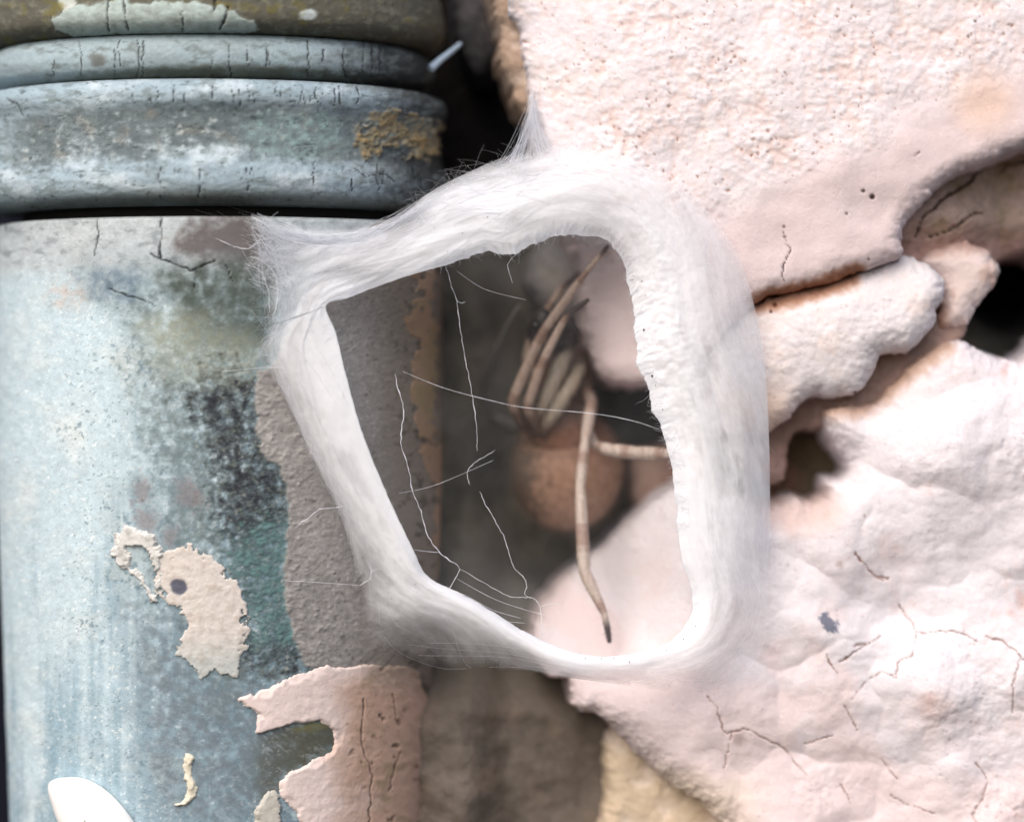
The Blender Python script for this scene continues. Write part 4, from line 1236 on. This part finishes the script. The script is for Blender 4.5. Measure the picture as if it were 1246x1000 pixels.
tmp.from_pydata(tv.tolist(), [], tf.tolist())
import bmesh
bm = bmesh.new(); bm.from_mesh(tmp)
bmesh.ops.holes_fill(bm, edges=[e for e in bm.edges if e.is_boundary], sides=0)
bmesh.ops.recalc_face_normals(bm, faces=bm.faces)
bm.to_mesh(tmp); bm.free()
tob = bpy.data.objects.new('spider_raw', tmp); C.objects.link(tob)
md = tob.modifiers.new('r', 'REMESH'); md.mode = 'VOXEL'; md.voxel_size = 0.06
sm = tob.modifiers.new('s', 'SMOOTH'); sm.iterations = 1; sm.factor = 0.5
dg = bpy.context.evaluated_depsgraph_get()
ev = tob.evaluated_get(dg).to_mesh()
n = len(ev.vertices); sv = np.empty(n * 3); ev.vertices.foreach_get('co', sv); sv = sv.reshape(-1, 3)
sf = np.array([tuple(p.vertices) for p in ev.polygons if len(p.vertices) == 4])
tob.evaluated_get(dg).to_mesh_clear()
bpy.data.objects.remove(tob); bpy.data.meshes.remove(tmp)
# colour by nearest part
best = np.full(n, 1e9); which = np.full(n, -1); tt = np.zeros(n)
for k, (p, rr) in enumerate(leg_curves):
    dd = np.linalg.norm(sv[:, None] - p[None], axis=2) / np.maximum(rr[None], 0.2)
    j = dd.argmin(1); m = dd[np.arange(n), j] < best
    best = np.where(m, dd[np.arange(n), j], best); which = np.where(m, k, which); tt = np.where(m, j / (len(p) - 1), tt)
sx, sy = proj(sv)
nz = fbm(sx / 9, sy / 9, 200., 4); nl = fbm(sx / 4, sy / 30, 201., 3)
legm = best < 1.45
col = np.zeros((n, 3)) + np.array([0.50, 0.36, 0.29])
col = paste(col, (0.34, 0.235, 0.19), sst(540, 480, sy + 20 * nz))
col = paste(col, (0.66, 0.53, 0.45), sst(525, 575, sy) * (0.75 + 0.8 * nz))
col = paste(col, (0.36, 0.26, 0.21), sst(0.1, 0.5, fbm(sx / 22, sy / 16, 205., 3)) * sst(520, 550, sy) * 0.35)
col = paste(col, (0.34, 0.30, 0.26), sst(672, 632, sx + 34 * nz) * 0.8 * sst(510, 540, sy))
lc = np.zeros((n, 3)) + np.array([0.67, 0.595, 0.545])
lc = paste(lc, (0.58, 0.49, 0.43), sst(0.0, 0.4, nl) * 0.7)
dark_tip = np.where(which == 0, sst(0.90, 0.96, tt), np.where(which == 1, sst(0.79, 0.84, tt), np.where(which == 4, sst(0.84, 0.92, tt), np.where(which == 7, sst(0.7, 0.85, tt), 0))))
lc = paste(lc, (0.24, 0.20, 0.20), dark_tip)
ringm = np.zeros(n)
for c_ in (0.2, 0.4, 0.6, 0.8):
    ringm = np.maximum(ringm, sst(0.035, 0.01, np.abs(tt - c_)))
lc = paste(lc, (0.42, 0.30, 0.25), ringm * 0.5 * ((which != 2) & (which != 3)))
lc = paste(lc, (0.30, 0.22, 0.18), np.where((which == 0) | (which == 1), sst(0.42, 0.28, tt), 0) * 0.85)
lc = paste(lc, (0.33, 0.24, 0.19), np.where((which == 2) | (which == 3), np.maximum(sst(0.75, 0.95, tt), sst(0.2, 0.05, tt)), 0) * 0.8)
lc = paste(lc, (0.34, 0.25, 0.21), np.where((which == 4) | (which == 5), sst(0.22, 0.1, tt), 0) * 0.8)
lc = np.where(((which == 4) | (which == 5))[:, None], lc * np.array([1.04, 1.08, 1.12]), lc)
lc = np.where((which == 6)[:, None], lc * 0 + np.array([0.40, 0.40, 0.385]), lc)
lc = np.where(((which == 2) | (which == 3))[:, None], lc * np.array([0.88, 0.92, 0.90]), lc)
col = np.where(legm[:, None], lc, col)
head = sst(42, 30, np.hypot((sx - 674), (sy - 400) * 1.25) + 6 * nz) * (~legm)
col = paste(col, (0.13, 0.11, 0.11), head * 0.95)
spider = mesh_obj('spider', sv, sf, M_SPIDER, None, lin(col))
tag(spider, 'brown spider lurking head up inside the torn silk opening', 'spider')
eye_m = plain_mat('eye', (0.05, 0.05, 0.06), 0.08, 0.8)
for (x, y_, d_) in ((652, 396, -0.2), (668, 408, -0.9), (676, 392, -0.2), (662, 384, 0.1)):
    v, f = ellipsoid(at(x, y_, d_), (0.22, 0.22, 0.22), 0, 8)
    mesh_obj('eye', v, f, eye_m, spider)
# leg hairs
TP, TR = [], []
r = np.random.default_rng(9)
for p, rr in leg_curves:
    for k in range(110):
        j = r.integers(3, len(p) - 2); d_ = r.normal(size=3); T = p[j + 1] - p[j]; T /= np.linalg.norm(T)
        d_ -= T * d_.dot(T); d_ /= np.linalg.norm(d_)
        a = p[j] + d_ * rr[j] * 0.9
        q_ = a + (d_ * 0.7 + T * 0.6) * r.uniform(0.15, 0.4)
        TP.append(np.array([a, (a + q_) / 2 + T * 0.02, q_])); TR.append(np.array([0.012, 0.009, 0.004]))
for k in range(1500):      # short pile on the abdomen
    d_ = r.normal(size=3); d_ /= np.linalg.norm(d_)
    if d_[1] > 0.45: continue
    a = ABD + d_ * np.array([3.45, 2.95, 3.85]); n_ = d_ / np.array([3.5, 3.0, 3.9]); n_ /= np.linalg.norm(n_)
    q_ = a + (n_ * 0.6 + np.array([0, 0, -0.6]) + r.normal(size=3) * 0.2) * r.uniform(0.25, 0.6)
    TP.append(np.array([a, (a + q_) / 2 + n_ * 0.03, q_])); TR.append(np.array([0.014, 0.010, 0.003]))
v_, f_ = many_tubes(TP, TR, 3)
o = mesh_obj('hair', v_, f_, plain_mat('hair', (0.45, 0.36, 0.30), 0.6), spider)
o['kind'] = 'stuff'
